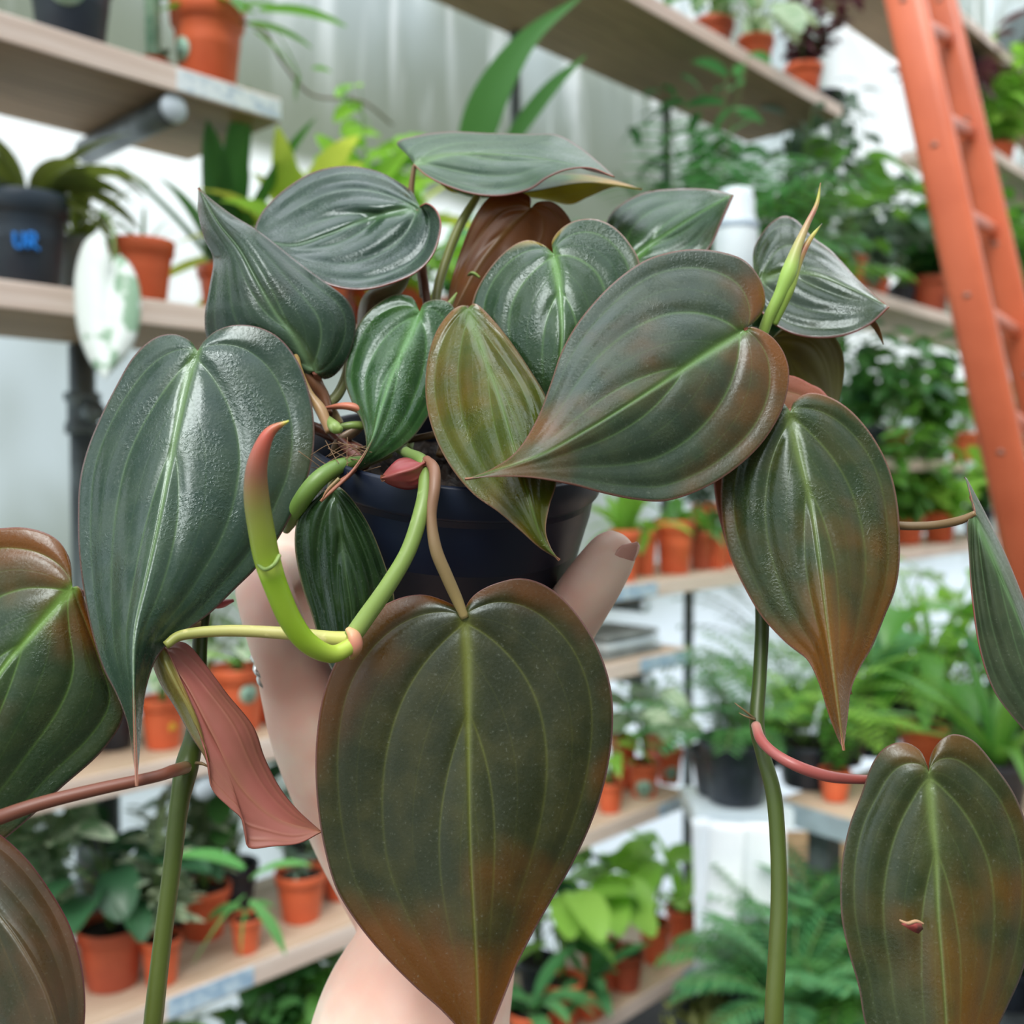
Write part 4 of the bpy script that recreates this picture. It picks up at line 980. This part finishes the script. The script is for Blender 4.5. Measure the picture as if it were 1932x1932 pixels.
# B big left leaf
leaf('leaf', (373, 662), (258, 1483), [(352, 720), (334, 800), (317, 890), (298, 990), (276, 1090), (254, 1190), (252, 1300)],
 [(386, 642), (410, 623), (445, 613), (490, 618), (530, 640), (562, 682), (582, 735), (592, 790), (592, 845), (580, 905), (558, 955), (528, 1012), (488, 1067), (440, 1115), (398, 1156), (352, 1190), (315, 1218), (292, 1250), (276, 1300), (268, 1360), (263, 1430)],
 [(358, 642), (325, 630), (287, 640), (250, 675), (218, 730), (188, 790), (164, 850), (150, 910), (147, 985), (150, 1055), (160, 1130), (175, 1200), (195, 1262), (220, 1312), (240, 1365), (250, 1425)],
 (.340, .308, .280), (.012, .010), leaf_mat('big_left_leaf', (.018, .040, .026), (.030, .055, .032), (.045, .048, .016), .15, (.14, .24, .08), .85, .30, .14, seed=2, spec=.55, tfac=.06, tipb=.0), .0014, nt_=110, nv=30, wave=.001, label='big dark blue-green leaf with a thin curved tip')
# C left edge leaf
leaf('leaf', (137, 1108), (-165, 1665), [(60, 1195), (0, 1268), (-60, 1370), (-120, 1510)],
 [(152, 1108), (165, 1150), (190, 1210), (215, 1280), (233, 1350), (192, 1418), (112, 1490), (60, 1540), (0, 1590), (-70, 1640), (-120, 1662)],
 [(136, 1080), (130, 1050), (108, 1018), (70, 1000), (20, 995), (-50, 1010), (-120, 1070), (-170, 1170), (-190, 1300), (-185, 1450), (-172, 1580)],
 (.322, .305, .285), (.008, .010), leaf_mat('left_edge_leaf', (.018, .036, .014), (.030, .048, .017), (.150, .048, .004), .60, (.15, .28, .05), .9, .34, .1, seed=3, lob=.9, tfac=.1), .0012)
# D bottom left leaf
leaf('leaf', (-110, 1560), (105, 2190), [(-40, 1680), (30, 1770), (90, 1880), (118, 2010)],
 [(-90, 1545), (-40, 1550), (5, 1578), (52, 1622), (96, 1682), (131, 1744), (152, 1812), (161, 1885), (157, 1960), (142, 2050), (120, 2130)],
 [(-130, 1580), (-150, 1660), (-150, 1780), (-110, 1900), (-40, 2010), (30, 2110), (75, 2165)],
 (.30, .285, .275), (.008, .010), leaf_mat('bottom_left_leaf', (.030, .032, .013), (.060, .040, .018), (.085, .036, .014), .58, (.14, .09, .03), .5, .42, 0, edge=(.20, .05, .08), seed=4, tfac=.06), .0004, label='brownish leaf cut by the left edge of the picture')
# E folded upper left leaf
leaf('leaf', (592, 700), (374, 354), [(560, 640), (520, 590), (484, 528), (452, 470), (412, 420)],
 [(612, 716), (640, 700), (664, 655), (671, 605), (655, 565), (612, 531), (560, 492), (520, 460), (480, 430), (440, 406), (402, 378)],
 [(560, 722), (500, 712), (440, 690), (395, 650), (386, 600), (394, 545), (402, 490), (386, 452), (374, 405)],
 (.352, .350, .372), (.010, .016), leaf_mat('folded_leaf', (.014, .032, .019), (.024, .048, .027), (.04, .03, .018), .05, (.13, .22, .10), .8, .28, .1, edge=(.13, .09, .08), seed=5, tfac=.04), .0012, fold=.003, wave=.002, label='dark leaf folded along its pointed tip')
# F ribbed round leaf
leaf('leaf', (793, 391), (478, 448), [(740, 400), (680, 418), (620, 442), (550, 462)],
 [(806, 385), (824, 400), (831, 430), (816, 480), (782, 515), (722, 539), (672, 546), (620, 536), (560, 506), (510, 475)],
 [(786, 378), (778, 362), (755, 345), (710, 322), (650, 313), (590, 325), (540, 355), (502, 390), (484, 420)],
 (.388, .385, .378), (-.022, .030), leaf_mat('ribbed_leaf', (.012, .030, .020), (.022, .046, .028), (.04, .04, .02), .05, (.11, .21, .09), .7, .26, .16, seed=6, tfac=.04, tipb=0), .0044, label='glossy leaf with deep lengthwise ribs')
# G top leaf
leaf('leaf', (781, 309), (1160, 333), [(850, 291), (950, 292), (1050, 305)],
 [(768, 292), (749, 268), (790, 255), (850, 248), (920, 251), (1000, 253), (1050, 254), (1092, 276), (1130, 306)],
 [(808, 332), (850, 352), (900, 366), (950, 368), (1000, 356), (1032, 335), (1070, 319), (1115, 316)],
 (.415, .405, .385), (.035, -.018), leaf_mat('top_leaf', (.032, .066, .038), (.048, .085, .048), (.03, .045, .028), .0, (.16, .28, .11), .7, .42, 0, seed=7, tfac=.05, tipb=0, midw=.6), .0022, label='topmost leaf, lying almost flat')
# H yellow leaf under it
leaf('leaf', (832, 348), (1211, 357), [(900, 372), (1000, 362), (1100, 345)],
 [(860, 350), (930, 345), (1000, 335), (1060, 328), (1110, 330), (1170, 343)],
 [(850, 362), (880, 366), (930, 366), (985, 358), (1030, 376), (1075, 386), (1110, 372), (1160, 353)],
 (.44, .43, .41), (.02, .005), leaf_mat('yellowing_leaf', (.05, .10, .05), (.08, .14, .05), (.35, .2, .03), .1, (.2, .33, .12), .8, .45, 0, seed=8, tipb=.7), .001, under='L', umat=U_LIME, label='yellowing leaf tucked under the topmost leaf')
# I rusty back leaf
leaf('leaf', (1001, 393), (845, 615), [(960, 430), (910, 490), (870, 560)],
 [(1015, 381), (1042, 381), (1066, 400), (1080, 430), (1070, 480), (1010, 540), (940, 590), (880, 618)],
 [(999, 370), (960, 360), (920, 375), (890, 420), (870, 470), (854, 520), (845, 565)],
 (.40, .40, .385), (.004, .004), U_RUST, .001, under='B', umat=U_RUST, label='rust brown leaf seen from its underside')
# P right back leaf
leaf('leaf', (1180, 500), (1383, 367), [(1230, 460), (1290, 420), (1340, 390)],
 [(1210, 515), (1260, 510), (1310, 490), (1340, 465), (1360, 420)],
 [(1160, 500), (1140, 460), (1146, 415), (1172, 385), (1220, 362), (1280, 356), (1340, 357)],
 (.42, .42, .41), (-.01, .022), leaf_mat('right_back_leaf', (.018, .048, .020), (.030, .068, .028), (.05, .05, .015), .1, (.12, .27, .07), .8, .30, 0, seed=9, tfac=.08), .0016)
# O right glossy leaf
leaf('leaf', (1428, 530), (1677, 578), [(1480, 514), (1540, 518), (1610, 546)],
 [(1424, 545), (1440, 590), (1480, 622), (1530, 636), (1590, 633), (1640, 612)],
 [(1422, 515), (1422, 470), (1445, 430), (1475, 408), (1502, 415), (1532, 446), (1572, 476), (1622, 530)],
 (.385, .375, .362), (-.012, .022), leaf_mat('right_glossy_leaf', (.016, .030, .014), (.028, .044, .018), (.06, .035, .008), .30, (.09, .16, .03), .7, .26, .1, seed=10, tfac=.05, lob=0., tipb=0.), .0022)
stem('leaf_tip', [(1640, 600, .366), (1655, 622, .367), (1667, 650, .368)], [12, 8, 1], stem_mat('rusty_tip', [(0, (.16, .07, .01)), (1, (.16, .06, .01))]), flat=.3)
# N olive underside leaf
leaf('leaf', (1455, 640), (1560, 800), [(1500, 690), (1540, 750)],
 [(1440, 690), (1460, 740), (1500, 790), (1540, 810)],
 [(1480, 618), (1530, 612), (1570, 630), (1590, 665), (1592, 710), (1580, 765)],
 (.385, .385, .38), (.004, .006), U_OLIVE, .001, under='B', umat=U_OLIVE, label='olive leaf seen from its underside')
# M leaf behind the right one
leaf('leaf', (1405, 742), (1606, 1310), [(1440, 850), (1500, 1000), (1560, 1180)],
 [(1440, 715), (1490, 708), (1530, 725), (1562, 748), (1640, 860), (1670, 1000), (1650, 1150), (1614, 1250)],
 [(1385, 745), (1355, 800), (1345, 880), (1360, 990), (1400, 1100), (1470, 1200), (1560, 1270)],
 (.362, .356, .345), (.004, .004), leaf_mat('pinkish_leaf', (.10, .09, .03), (.14, .11, .04), (.30, .10, .06), .7, (.25, .22, .08), .8, .42, 0, edge=(.45, .16, .14), seed=11), .0012)
# J centre heart
leaf('leaf', (1044, 478), (1030, 800), [(1056, 550), (1060, 640), (1048, 720)],
 [(1041, 455), (1060, 430), (1090, 415), (1127, 414), (1162, 431), (1192, 465), (1208, 500), (1210, 560), (1190, 640), (1140, 710), (1080, 765)],
 [(1026, 462), (994, 453), (958, 470), (920, 511), (894, 560), (888, 612), (900, 662), (930, 702), (968, 735), (1005, 768)],
 (.360, .344, .348), (.012, .012), leaf_mat('centre_leaf', (.014, .038, .014), (.026, .052, .020), (.22, .15, .008), .20, (.16, .31, .09), .85, .27, .22, seed=12, edge=(.30, .16, .12), lob=1.5, tfac=.08, tipb=0), .0014, label='heart-shaped leaf with olive lobes above the pot')
# K large right leaf
leaf('leaf', (1404, 622), (878, 904), [(1345, 658), (1270, 708), (1190, 760), (1105, 812), (1010, 862)],
 [(1422, 617), (1457, 636), (1481, 670), (1489, 712), (1476, 772), (1441, 832), (1391, 881), (1330, 920), (1260, 944), (1200, 942), (1140, 930), (1080, 914), (1000, 901), (930, 900)],
 [(1431, 600), (1444, 570), (1436, 530), (1406, 492), (1360, 475), (1308, 470), (1258, 477), (1208, 496), (1150, 540), (1095, 602), (1060, 662), (1038, 725), (1013, 790), (975, 850), (928, 884)],
 (.340, .313, .288), (-.002, .016), leaf_mat('large_right_leaf', (.018, .032, .016), (.030, .044, .020), (.150, .048, .004), .50, (.13, .25, .06), .8, .33, .06, seed=13, spec=.5, rim=.05, edge=(.22, .10, .08), lob=.9, tfac=.07), .0015, nt_=110, nv=30, label='large leaf with a long tip pointing left across the pot')
# L right hanging leaf
leaf('leaf', (1491, 776), (1592, 1416), [(1506, 850), (1530, 950), (1546, 1060), (1562, 1190), (1578, 1310)],
 [(1500, 755), (1530, 741), (1572, 752), (1612, 781), (1651, 830), (1680, 890), (1695, 962), (1698, 1050), (1690, 1110), (1670, 1162), (1646, 1220), (1622, 1262), (1606, 1302), (1600, 1350)],
 [(1476, 758), (1450, 756), (1410, 784), (1380, 838), (1362, 900), (1361, 972), (1374, 1040), (1400, 1100), (1436, 1162), (1482, 1212), (1522, 1244), (1545, 1290), (1562, 1345), (1579, 1390)],
 (.338, .318, .302), (.010, .008), leaf_mat('right_hanging_leaf', (.018, .034, .010), (.036, .044, .012), (.150, .055, .006), .42, (.14, .20, .05), .75, .34, .15, seed=14, edge=(.30, .13, .10), lob=.8, tfac=.10, tipb=1.1), .0020, nt_=100, label='hanging leaf at the right with an orange-brown tip')
# Q small green leaf
leaf('leaf', (792, 588), (605, 946), [(768, 640), (742, 700), (720, 765), (700, 830), (664, 890)],
 [(800, 572), (828, 565), (856, 580), (868, 640), (845, 715), (808, 785), (775, 830), (730, 862), (684, 884), (640, 908)],
 [(782, 566), (770, 557), (742, 556), (708, 576), (680, 606), (660, 652), (650, 712), (664, 760), (684, 800), (690, 850), (672, 886), (636, 918)],
 (.366, .340, .318), (.004, .005), leaf_mat('small_green_leaf', (.018, .056, .016), (.034, .080, .026), (.05, .06, .015), .0, (.14, .30, .10), .8, .28, .26, seed=15, edge=(.14, .12, .08), tfac=.08, tipb=.2), .0016, label='small fresh green leaf in the middle')
# R olive leaf
leaf('leaf', (882, 582), (1056, 1057), [(910, 660), (942, 750), (972, 850), (998, 940), (1022, 1015)],
 [(900, 574), (945, 620), (995, 690), (1035, 760), (1052, 840), (1050, 910), (1037, 955), (1030, 1000), (1040, 1034)],
 [(875, 575), (850, 588), (821, 630), (805, 690), (804, 758), (820, 822), (850, 880), (892, 931), (940, 966), (982, 1002), (1018, 1034)],
 (.354, .311, .299), (.004, .002), leaf_mat('olive_leaf', (.045, .062, .004), (.085, .085, .006), (.17, .075, .005), .50, (.10, .18, .03), .7, .25, .22, seed=16, edge=(.26, .14, .10), tfac=.16, tipb=.0), .0020, label='narrow olive leaf with brown stripes pointing down')
# S dark leaf on the left of the pot
leaf('leaf', (628, 922), (655, 1290), [(640, 990), (652, 1080), (664, 1180)],
 [(640, 918), (668, 946), (702, 1002), (732, 1082), (744, 1130), (740, 1180), (712, 1240), (680, 1275)],
 [(612, 922), (588, 940), (562, 976), (556, 1030), (568, 1100), (588, 1160), (606, 1220), (630, 1270)],
 (.328, .326, .330), (.008, .012), leaf_mat('dark_pleated_leaf', (.008, .024, .006), (.016, .038, .011), (.03, .04, .01), .0, (.06, .11, .04), .6, .26, .1, seed=17, edge=(.22, .18, .10), tfac=.04, tipb=0), .0030, label='dark pleated leaf against the left side of the pot')
# T pink underside leaf
leaf('leaf', (305, 1228), (606, 1568), [(350, 1290), (400, 1385), (450, 1480), (520, 1545)],
 [(318, 1212), (352, 1214), (385, 1250), (430, 1310), (478, 1370), (500, 1430), (528, 1485), (562, 1528)],
 [(300, 1240), (340, 1300), (372, 1370), (393, 1435), (402, 1490), (432, 1522), (458, 1545), (466, 1575), (472, 1600), (515, 1596), (565, 1590)],
 (.318, .312, .318), (.012, -.004), U_PINK, .0003, under='B', umat=U_PINK, label='pink underside of a twisted hanging leaf')
leaf('leaf_fold', (300, 1222), (400, 1475), [(325, 1275), (360, 1345), (388, 1410)],
 [(315, 1228), (345, 1290), (375, 1360), (393, 1420), (402, 1455)],
 [(288, 1250), (302, 1290), (330, 1335), (362, 1392), (386, 1430)],
 (.314, .310, .312), (.002, .006), leaf_mat('olive_fold', (.16, .18, .03), (.22, .20, .05), (.30, .16, .05), .4, (.3, .3, .08), .6, .4, 0, seed=18), .0003, nt_=40, nv=8, label='yellow-green margin of the pink leaf, folded over')
# U right edge leaf
leaf('leaf', (1838, 968), (2010, 1440), [(1858, 1020), (1888, 1090), (1925, 1180), (1965, 1300)],
 [(1830, 935), (1821, 898), (1842, 935), (1868, 985), (1895, 1040), (1920, 1100), (1950, 1180), (1985, 1290), (2005, 1380)],
 [(1830, 975), (1824, 995), (1829, 1060), (1838, 1150), (1851, 1230), (1874, 1300), (1908, 1350), (1950, 1395)],
 (.325, .322, .325), (.016, .002), leaf_mat('right_edge_leaf', (.030, .046, .022), (.050, .068, .032), (.06, .045, .018), .25, (.12, .22, .09), .9, .5, 0, seed=19, edge=(.22, .14, .13), tfac=.05, tipb=0), .0016, label='half folded leaf at the right edge')
# V lower right leaf
leaf('leaf', (1752, 1457), (1790, 2130), [(1758, 1540), (1766, 1620), (1770, 1720), (1778, 1820), (1786, 1950)],
 [(1756, 1425), (1775, 1396), (1803, 1385), (1840, 1400), (1880, 1448), (1916, 1502), (1942, 1572), (1956, 1650), (1951, 1742), (1930, 1832), (1900, 1902), (1868, 1970), (1828, 2050)],
 [(1748, 1440), (1735, 1415), (1705, 1400), (1670, 1410), (1645, 1442), (1624, 1500), (1601, 1562), (1587, 1640), (1587, 1722), (1600, 1792), (1620, 1862), (1632, 1930), (1660, 2000), (1720, 2075)],
 (.308, .296, .286), (.010, .008), leaf_mat('lower_right_leaf', (.022, .032, .011), (.042, .048, .016), (.130, .052, .005), .48, (.15, .21, .06), .85, .36, .05, seed=21, rim=.0, edge=(.16, .09, .08), lob=.3, tfac=.10), .0016, nt_=100, nv=28, label='lower right leaf with a small pink hole')
# hole with torn pink rim
mb = MB()
tube(mb, [tuple(P(1697, 1736, .2935)), tuple(P(1712, 1742, .293)), tuple(P(1728, 1738, .293)), tuple(P(1742, 1743, .2935))], [.0003, .0005, .0005, .0003], 20, 8); keep_world(mb.build('torn_rim', simple('dry_tear', (.45, .26, .14), .7)), hero)
mb = MB(); V = [tuple(P(x, y, .2928+.0002*k)) for k, (x, y) in enumerate([(1700, 1742), (1718, 1740), (1738, 1741), (1741, 1751), (1732, 1760), (1722, 1756), (1712, 1750)])]
mb.add(V, [tuple(range(7))]); o = keep_world(mb.build('torn_patch', simple('pink_tear', (.42, .08, .07), .5, (.10, .04, .03), 300)), hero); s_ = o.modifiers.new('s', 'SOLIDIFY'); s_.thickness = .0004

# ---- stems
sg = stem_mat('green_vine', [(0, (.13, .19, .06)), (.5, (.18, .27, .06)), (1, (.27, .38, .10))], .4, (.40, .52, .22))
sdk = stem_mat('dark_green_vine', [(0, (.030, .060, .010)), (.5, (.055, .085, .010)), (1, (.095, .115, .018))], .42)
sbr = stem_mat('pinkish_brown_stalk', [(0, (.24, .09, .06)), (.35, (.23, .11, .065)), (.6, (.25, .17, .085)), (1, (.34, .26, .10))], .45)
sye = stem_mat('yellow_green_stalk', [(0, (.30, .32, .08)), (.6, (.50, .46, .16)), (1, (.55, .55, .14))], .45, (.75, .65, .3))
spk = stem_mat('pink_stalk', [(0, (.55, .28, .22)), (.1, (.42, .11, .10)), (.6, (.26, .06, .05)), (1, (.12, .06, .03))], .35)
srd = stem_mat('reddish_stalk', [(0, (.17, .12, .04)), (.15, (.19, .06, .035)), (.7, (.15, .05, .03)), (1, (.14, .07, .03))], .45)
sol = stem_mat('olive_stalk', [(0, (.10, .07, .03)), (1, (.20, .12, .05))], .45)
stem('vine', [(742, 838, .352), (770, 856, .342), (798, 872, .330), (803, 915, .318), (795, 965, .312), (770, 1040, .308), (730, 1108, .306), (690, 1165, .306), (664, 1202, .306)], [10, 11, 13, 14, 15, 15, 16, 17, 17], sg, label='green vine running down the front of the pot')
stem('leaf_stalk', [(805, 868, .328), (819, 885, .318), (820, 920, .313), (814, 975, .311), (822, 1035, .310), (842, 1085, .311), (862, 1130, .3125), (877, 1166, .313)], [9, 11, 11, 10, 12, 12, 11, 8], sbr, label='pinkish brown stalk of the front leaf')
sh = stem_mat('young_shoot', [(0, (.46, .56, .09)), (.25, (.27, .44, .02)), (.46, (.25, .42, .02)), (.49, (.42, .55, .08)), (.52, (.26, .38, .03)), (.68, (.19, .20, .04)), (.80, (.26, .10, .06)), (.92, (.46, .09, .06)), (.97, (.42, .14, .06)), (1, (.60, .65, .10))], .36)
stem('new_shoot', [(672, 1212, .303), (628, 1234, .298), (582, 1214, .292), (548, 1170, .288), (520, 1105, .285), (504, 1055, .283), (494, 1005, .281), (484, 940, .279), (484, 885, .277), (496, 840, .276), (513, 812, .276), (545, 794, .276)], [14, 17, 20, 22, 23, 25, 25, 24, 20, 15, 10, 1.5], sh, 110, label='curling lime shoot with a red tip')
stem('sheath_rim', [(484, 1062, .2815), (500, 1074, .2785), (516, 1066, .2785), (527, 1048, .282)], [3, 4, 4, 4], sg, 20)
stem('leaf_stalk', [(312, 1218, .309), (345, 1198, .311), (430, 1190, .310), (540, 1195, .308), (620, 1204, .307), (660, 1206, .306)], [8, 10, 11, 12, 14, 15], sye, label='yellow-green stalk crossing below the big left leaf')
stem('bract', [(656, 1186, .303), (668, 1200, .302), (672, 1222, .302), (665, 1240, .304)], [7, 15, 15, 8], stem_mat('pink_bract', [(0, (.65, .42, .2)), (.5, (.65, .25, .18)), (1, (.45, .35, .10))]), 24, label='pink bract at the joint', flat=.7)
stem('vine', [(720, 862, .348), (680, 872, .342), (640, 880, .336), (604, 902, .331), (576, 934, .331), (552, 975, .338), (540, 1000, .345)], [8, 12, 15, 17, 17, 15, 8], stem_mat('mossy_vine', [(0, (.10, .18, .04)), (1, (.16, .27, .05))]))
stem('vine', [(388, 1120, .352), (378, 1200, .345), (374, 1300, .338), (368, 1380, .330), (352, 1448, .320), (338, 1520, .316), (324, 1640, .312), (306, 1780, .308), (288, 1940, .304), (272, 2120, .303), (262, 2420, .304)], [14, 14, 15, 17, 22, 18, 17, 17, 18, 17], sdk, 90, label='dark green vine hanging at the left')
stem('leaf_stalk', [(350, 1448, .314), (325, 1455, .302), (290, 1466, .295), (180, 1490, .289), (80, 1515, .285), (0, 1542, .283), (-70, 1570, .285), (-108, 1562, .30)], [12, 12, 11, 12, 13, 14, 12, 8], srd, label='reddish stalk reaching to the left edge')
stem('aerial_root', [(370, 1440, .318), (382, 1441, .316), (395, 1448, .316)], [4, 3, 1], sol, 12, 6)
stem('vine', [(1436, 1100, .350), (1438, 1180, .346), (1433, 1280, .340), (1428, 1365, .334), (1440, 1425, .330), (1460, 1500, .326), (1468, 1600, .322), (1470, 1700, .318), (1466, 1800, .314), (1460, 1935, .310), (1462, 2120, .308), (1475, 2420, .310)], [13, 13, 13, 14, 14, 15, 15, 16, 17, 18, 17], sdk, 90, label='green vine hanging at the right')
stem('leaf_stalk', [(1426, 1368, .329), (1436, 1396, .322), (1462, 1422, .316), (1505, 1446, .312), (1560, 1464, .314), (1615, 1470, .318), (1680, 1470, .320), (1740, 1464, .314), (1752, 1458, .3092)], [9, 10, 10, 11, 11, 9, 8, 6, 4], spk, label='pink stalk of the lower right leaf')
stem('aerial_root', [(1424, 1357, .332), (1410, 1345, .331), (1396, 1334, .331), (1386, 1326, .332)], [3, 2, 1.6, .8], sol, 14, 6)
stem('aerial_root', [(1424, 1358, .331), (1408, 1352, .330), (1394, 1345, .331)], [3, 1.6, .8], sol, 14, 6)
stem('leaf_stalk', [(1640, 985, .345), (1700, 992, .340), (1760, 991, .334), (1810, 982, .328), (1840, 968, .325)], [7, 8, 8, 8, 5], sol, label='brown stalk of the right edge leaf')
# upright shoot at the right
stem('new_shoot', [(1436, 640, .352), (1450, 600, .350), (1472, 555, .348), (1488, 515, .347), (1503, 470, .347), (1522, 425, .348), (1541, 385, .349), (1548, 345, .350)], [10, 11, 12, 15, 10, 6, 4, 1], stem_mat('upright_shoot', [(0, (.22, .42, .06)), (.45, (.36, .55, .12)), (.65, (.45, .36, .16)), (.8, (.40, .18, .13)), (.93, (.40, .42, .05)), (1, (.15, .05, .02))]), 70, label='upright pale shoot with a dark point')
stem('new_shoot', [(1460, 612, .351), (1478, 572, .349), (1490, 540, .348), (1508, 490, .348), (1528, 452, .349), (1551, 422, .350)], [7, 9, 11, 8, 5, 1], stem_mat('red_side_shoot', [(0, (.20, .38, .05)), (.45, (.36, .50, .10)), (.7, (.36, .14, .08)), (.9, (.5, .5, .1)), (1, (.02, .02, .02))]), 50, label='shorter reddish shoot beside the upright one')
# stalks rising from the soil
stem('leaf_stalk', [(820, 620, .40), (825, 550, .405), (842, 490, .408), (868, 425, .410), (902, 368, .412)], [9, 9, 9, 9, 7], stem_mat('olive_upright', [(0, (.12, .12, .04)), (1, (.20, .24, .05))]))
stem('leaf_stalk', [(812, 620, .40), (803, 550, .40), (797, 505, .395), (792, 440, .392), (790, 395, .389)], [9, 8, 8, 7, 5], stem_mat('maroon_upright', [(0, (.12, .05, .03)), (1, (.20, .10, .06))]))
stem('leaf_stalk', [(800, 560, .41), (780, 420, .415), (776, 360, .416), (782, 312, .4155)], [8, 6, 6, 4], sol)
stem('leaf_stalk', [(690, 640, .40), (700, 570, .40), (745, 545, .398), (770, 520, .395)], [34, 36, 30, 12], stem_mat('dry_sheath', [(0, (.12, .06, .03)), (1, (.10, .13, .05))]), label='brown papery stalk behind the ribbed leaf', flat=.5)
stem('leaf_stalk', [(882, 580, .363), (868, 640, .372), (850, 760, .372), (830, 860, .362)], [6, 7, 7, 8], sol)
stem('leaf_stalk', [(793, 590, .373), (800, 660, .378), (790, 760, .372), (770, 850, .360)], [5, 6, 7, 8], sg)
stem('leaf_stalk', [(1046, 480, .367), (1040, 560, .385), (980, 720, .385), (900, 850, .365)], [5, 7, 8, 9], sbr)
stem('leaf_stalk', [(1405, 620, .341), (1380, 650, .352), (1250, 760, .362), (1090, 850, .360), (980, 870, .360)], [6, 8, 9, 9, 9], sbr)
stem('leaf_stalk', [(1492, 776, .339), (1440, 800, .352), (1300, 850, .362), (1120, 880, .365), (960, 880, .362)], [6, 8, 9, 9, 9], sbr)
stem('vine', [(1440, 640, .353), (1400, 700, .362), (1300, 820, .366), (1150, 870, .366), (960, 870, .362)], [10, 11, 11, 12, 12], sg)
stem('vine', [(1436, 1105, .350), (1420, 1000, .358), (1380, 900, .362), (1250, 860, .366), (1050, 860, .366)], [13, 13, 13, 13, 13], sdk)
stem('leaf_stalk', [(1428, 530, .385), (1400, 560, .387), (1300, 660, .38), (1050, 820, .37)], [5, 6, 8, 9], sg)
stem('leaf_stalk', [(1640, 985, .345), (1500, 960, .358), (1400, 930, .362)], [7, 8, 9], sol)
stem('leaf_stalk', [(595, 702, .352), (610, 740, .362), (640, 800, .365)], [6, 8, 9], sbr)
stem('leaf_stalk', [(372, 664, .341), (420, 720, .352), (520, 780, .358), (600, 810, .358), (680, 850, .352)], [6, 9, 10, 11, 11], stem_mat('maroon_stalk', [(0, (.2, .1, .06)), (1, (.11, .035, .02))]))
stem('leaf_stalk', [(140, 1109, .3235), (180, 1130, .332), (280, 1170, .338), (378, 1180, .345)], [3, 6, 9, 9], sbr)
# sheaths, bracts and stem stubs over the soil
stem('dry_sheath', [(572, 705, .357), (592, 728, .3585), (610, 752, .3585), (622, 782, .356)], [26, 28, 22, 10], stem_mat('brown_sheath', [(0, (.22, .10, .045)), (1, (.14, .06, .03))]), 30, flat=.6)
stem('dry_sheath', [(628, 860, .352), (640, 835, .351), (672, 812, .352), (690, 800, .354)], [8, 16, 14, 6], stem_mat('grey_sheath', [(0, (.20, .14, .09)), (1, (.26, .18, .12))]), 30, flat=.5)
stem('dry_sheath', [(560, 612, .352), (556, 640, .351), (563, 690, .350), (583, 740, .348), (606, 775, .346), (622, 815, .344)], [1, 6, 6, 7, 11, 8], stem_mat('tan_sheath', [(0, (.55, .22, .12)), (.15, (.48, .32, .10)), (.6, (.30, .19, .07)), (1, (.36, .20, .10))]), 50, label='tan papery sheath with an orange point')
stem('stem_stub', [(618, 790, .346), (632, 806, .343), (644, 812, .342)], [7, 12, 6], sg, 16, label='cut lime stem stub')
stem('stem_stub', [(640, 805, .35), (662, 803, .35), (690, 802, .352)], [5, 8, 8], sg, 16)
stem('bract', [(612, 770, .352), (650, 766, .350), (676, 772, .350), (690, 790, .352)], [5, 14, 16, 8], stem_mat('coral_bract', [(0, (.30, .10, .06)), (.5, (.52, .17, .10)), (1, (.30, .12, .06))]), 24, flat=.5)
stem('stem_stub', [(612, 800, .352), (640, 830, .350), (668, 858, .346), (690, 880, .342)], [9, 10, 11, 10], stem_mat('maroon_stub', [(0, (.10, .03, .02)), (1, (.14, .045, .03))]), 20)
stem('stem_stub', [(618, 765, .36), (640, 740, .362), (655, 700, .364), (660, 650, .366)], [10, 10, 9, 8], stem_mat('pale_stub', [(0, (.25, .28, .12)), (1, (.18, .24, .08))]), 20)
leaf('bract', (804, 871), (717, 903), [(780, 885), (750, 893)],
 [(799, 895), (792, 918), (765, 924), (735, 915)], [(790, 874), (778, 866), (764, 863), (748, 868), (730, 886)],
 (.322, .3155, .319), (.004, .006), under_mat('rose_bract', (.32, .05, .055), (.20, .025, .032), (.34, .12, .08), .4), .0003, nt_=40, nv=10, thick=.0012, label='rose pink bract resting on the pot rim')
stem('bract', [(395, 1143, .345), (415, 1140, .343), (440, 1133, .343)], [3, 16, 6], stem_mat('crimson_bract', [(0, (.40, .06, .07)), (1, (.45, .08, .09))]), 20, flat=.5)
stem('leaf_stalk', [(600, 1000, .350), (615, 960, .340), (632, 906, .338), (680, 878, .341), (735, 856, .350)], [2, 3, 9, 9, 8], stem_mat('olive_side', [(0, (.2, .18, .06)), (1, (.26, .26, .10))]), 40)
stem('leaf_stalk', [(770, 830, .358), (810, 822, .357), (850, 812, .36)], [7, 7, 7], sol)
stem('dry_sheath', [(607, 944, .3155), (618, 925, .3155), (640, 903, .3165)], [1, 3, 4], stem_mat('brown_tip', [(0, (.35, .14, .08)), (1, (.2, .16, .06))]), 16, 8)
stem('small_leaf', [(883, 520, .386), (893, 516, .385), (905, 524, .385)], [3, 9, 6], sg, 16, flat=.4)
stem('stem_stub', [(845, 580, .380), (852, 568, .380), (862, 552, .381)], [8, 5, 1], sg, 16)
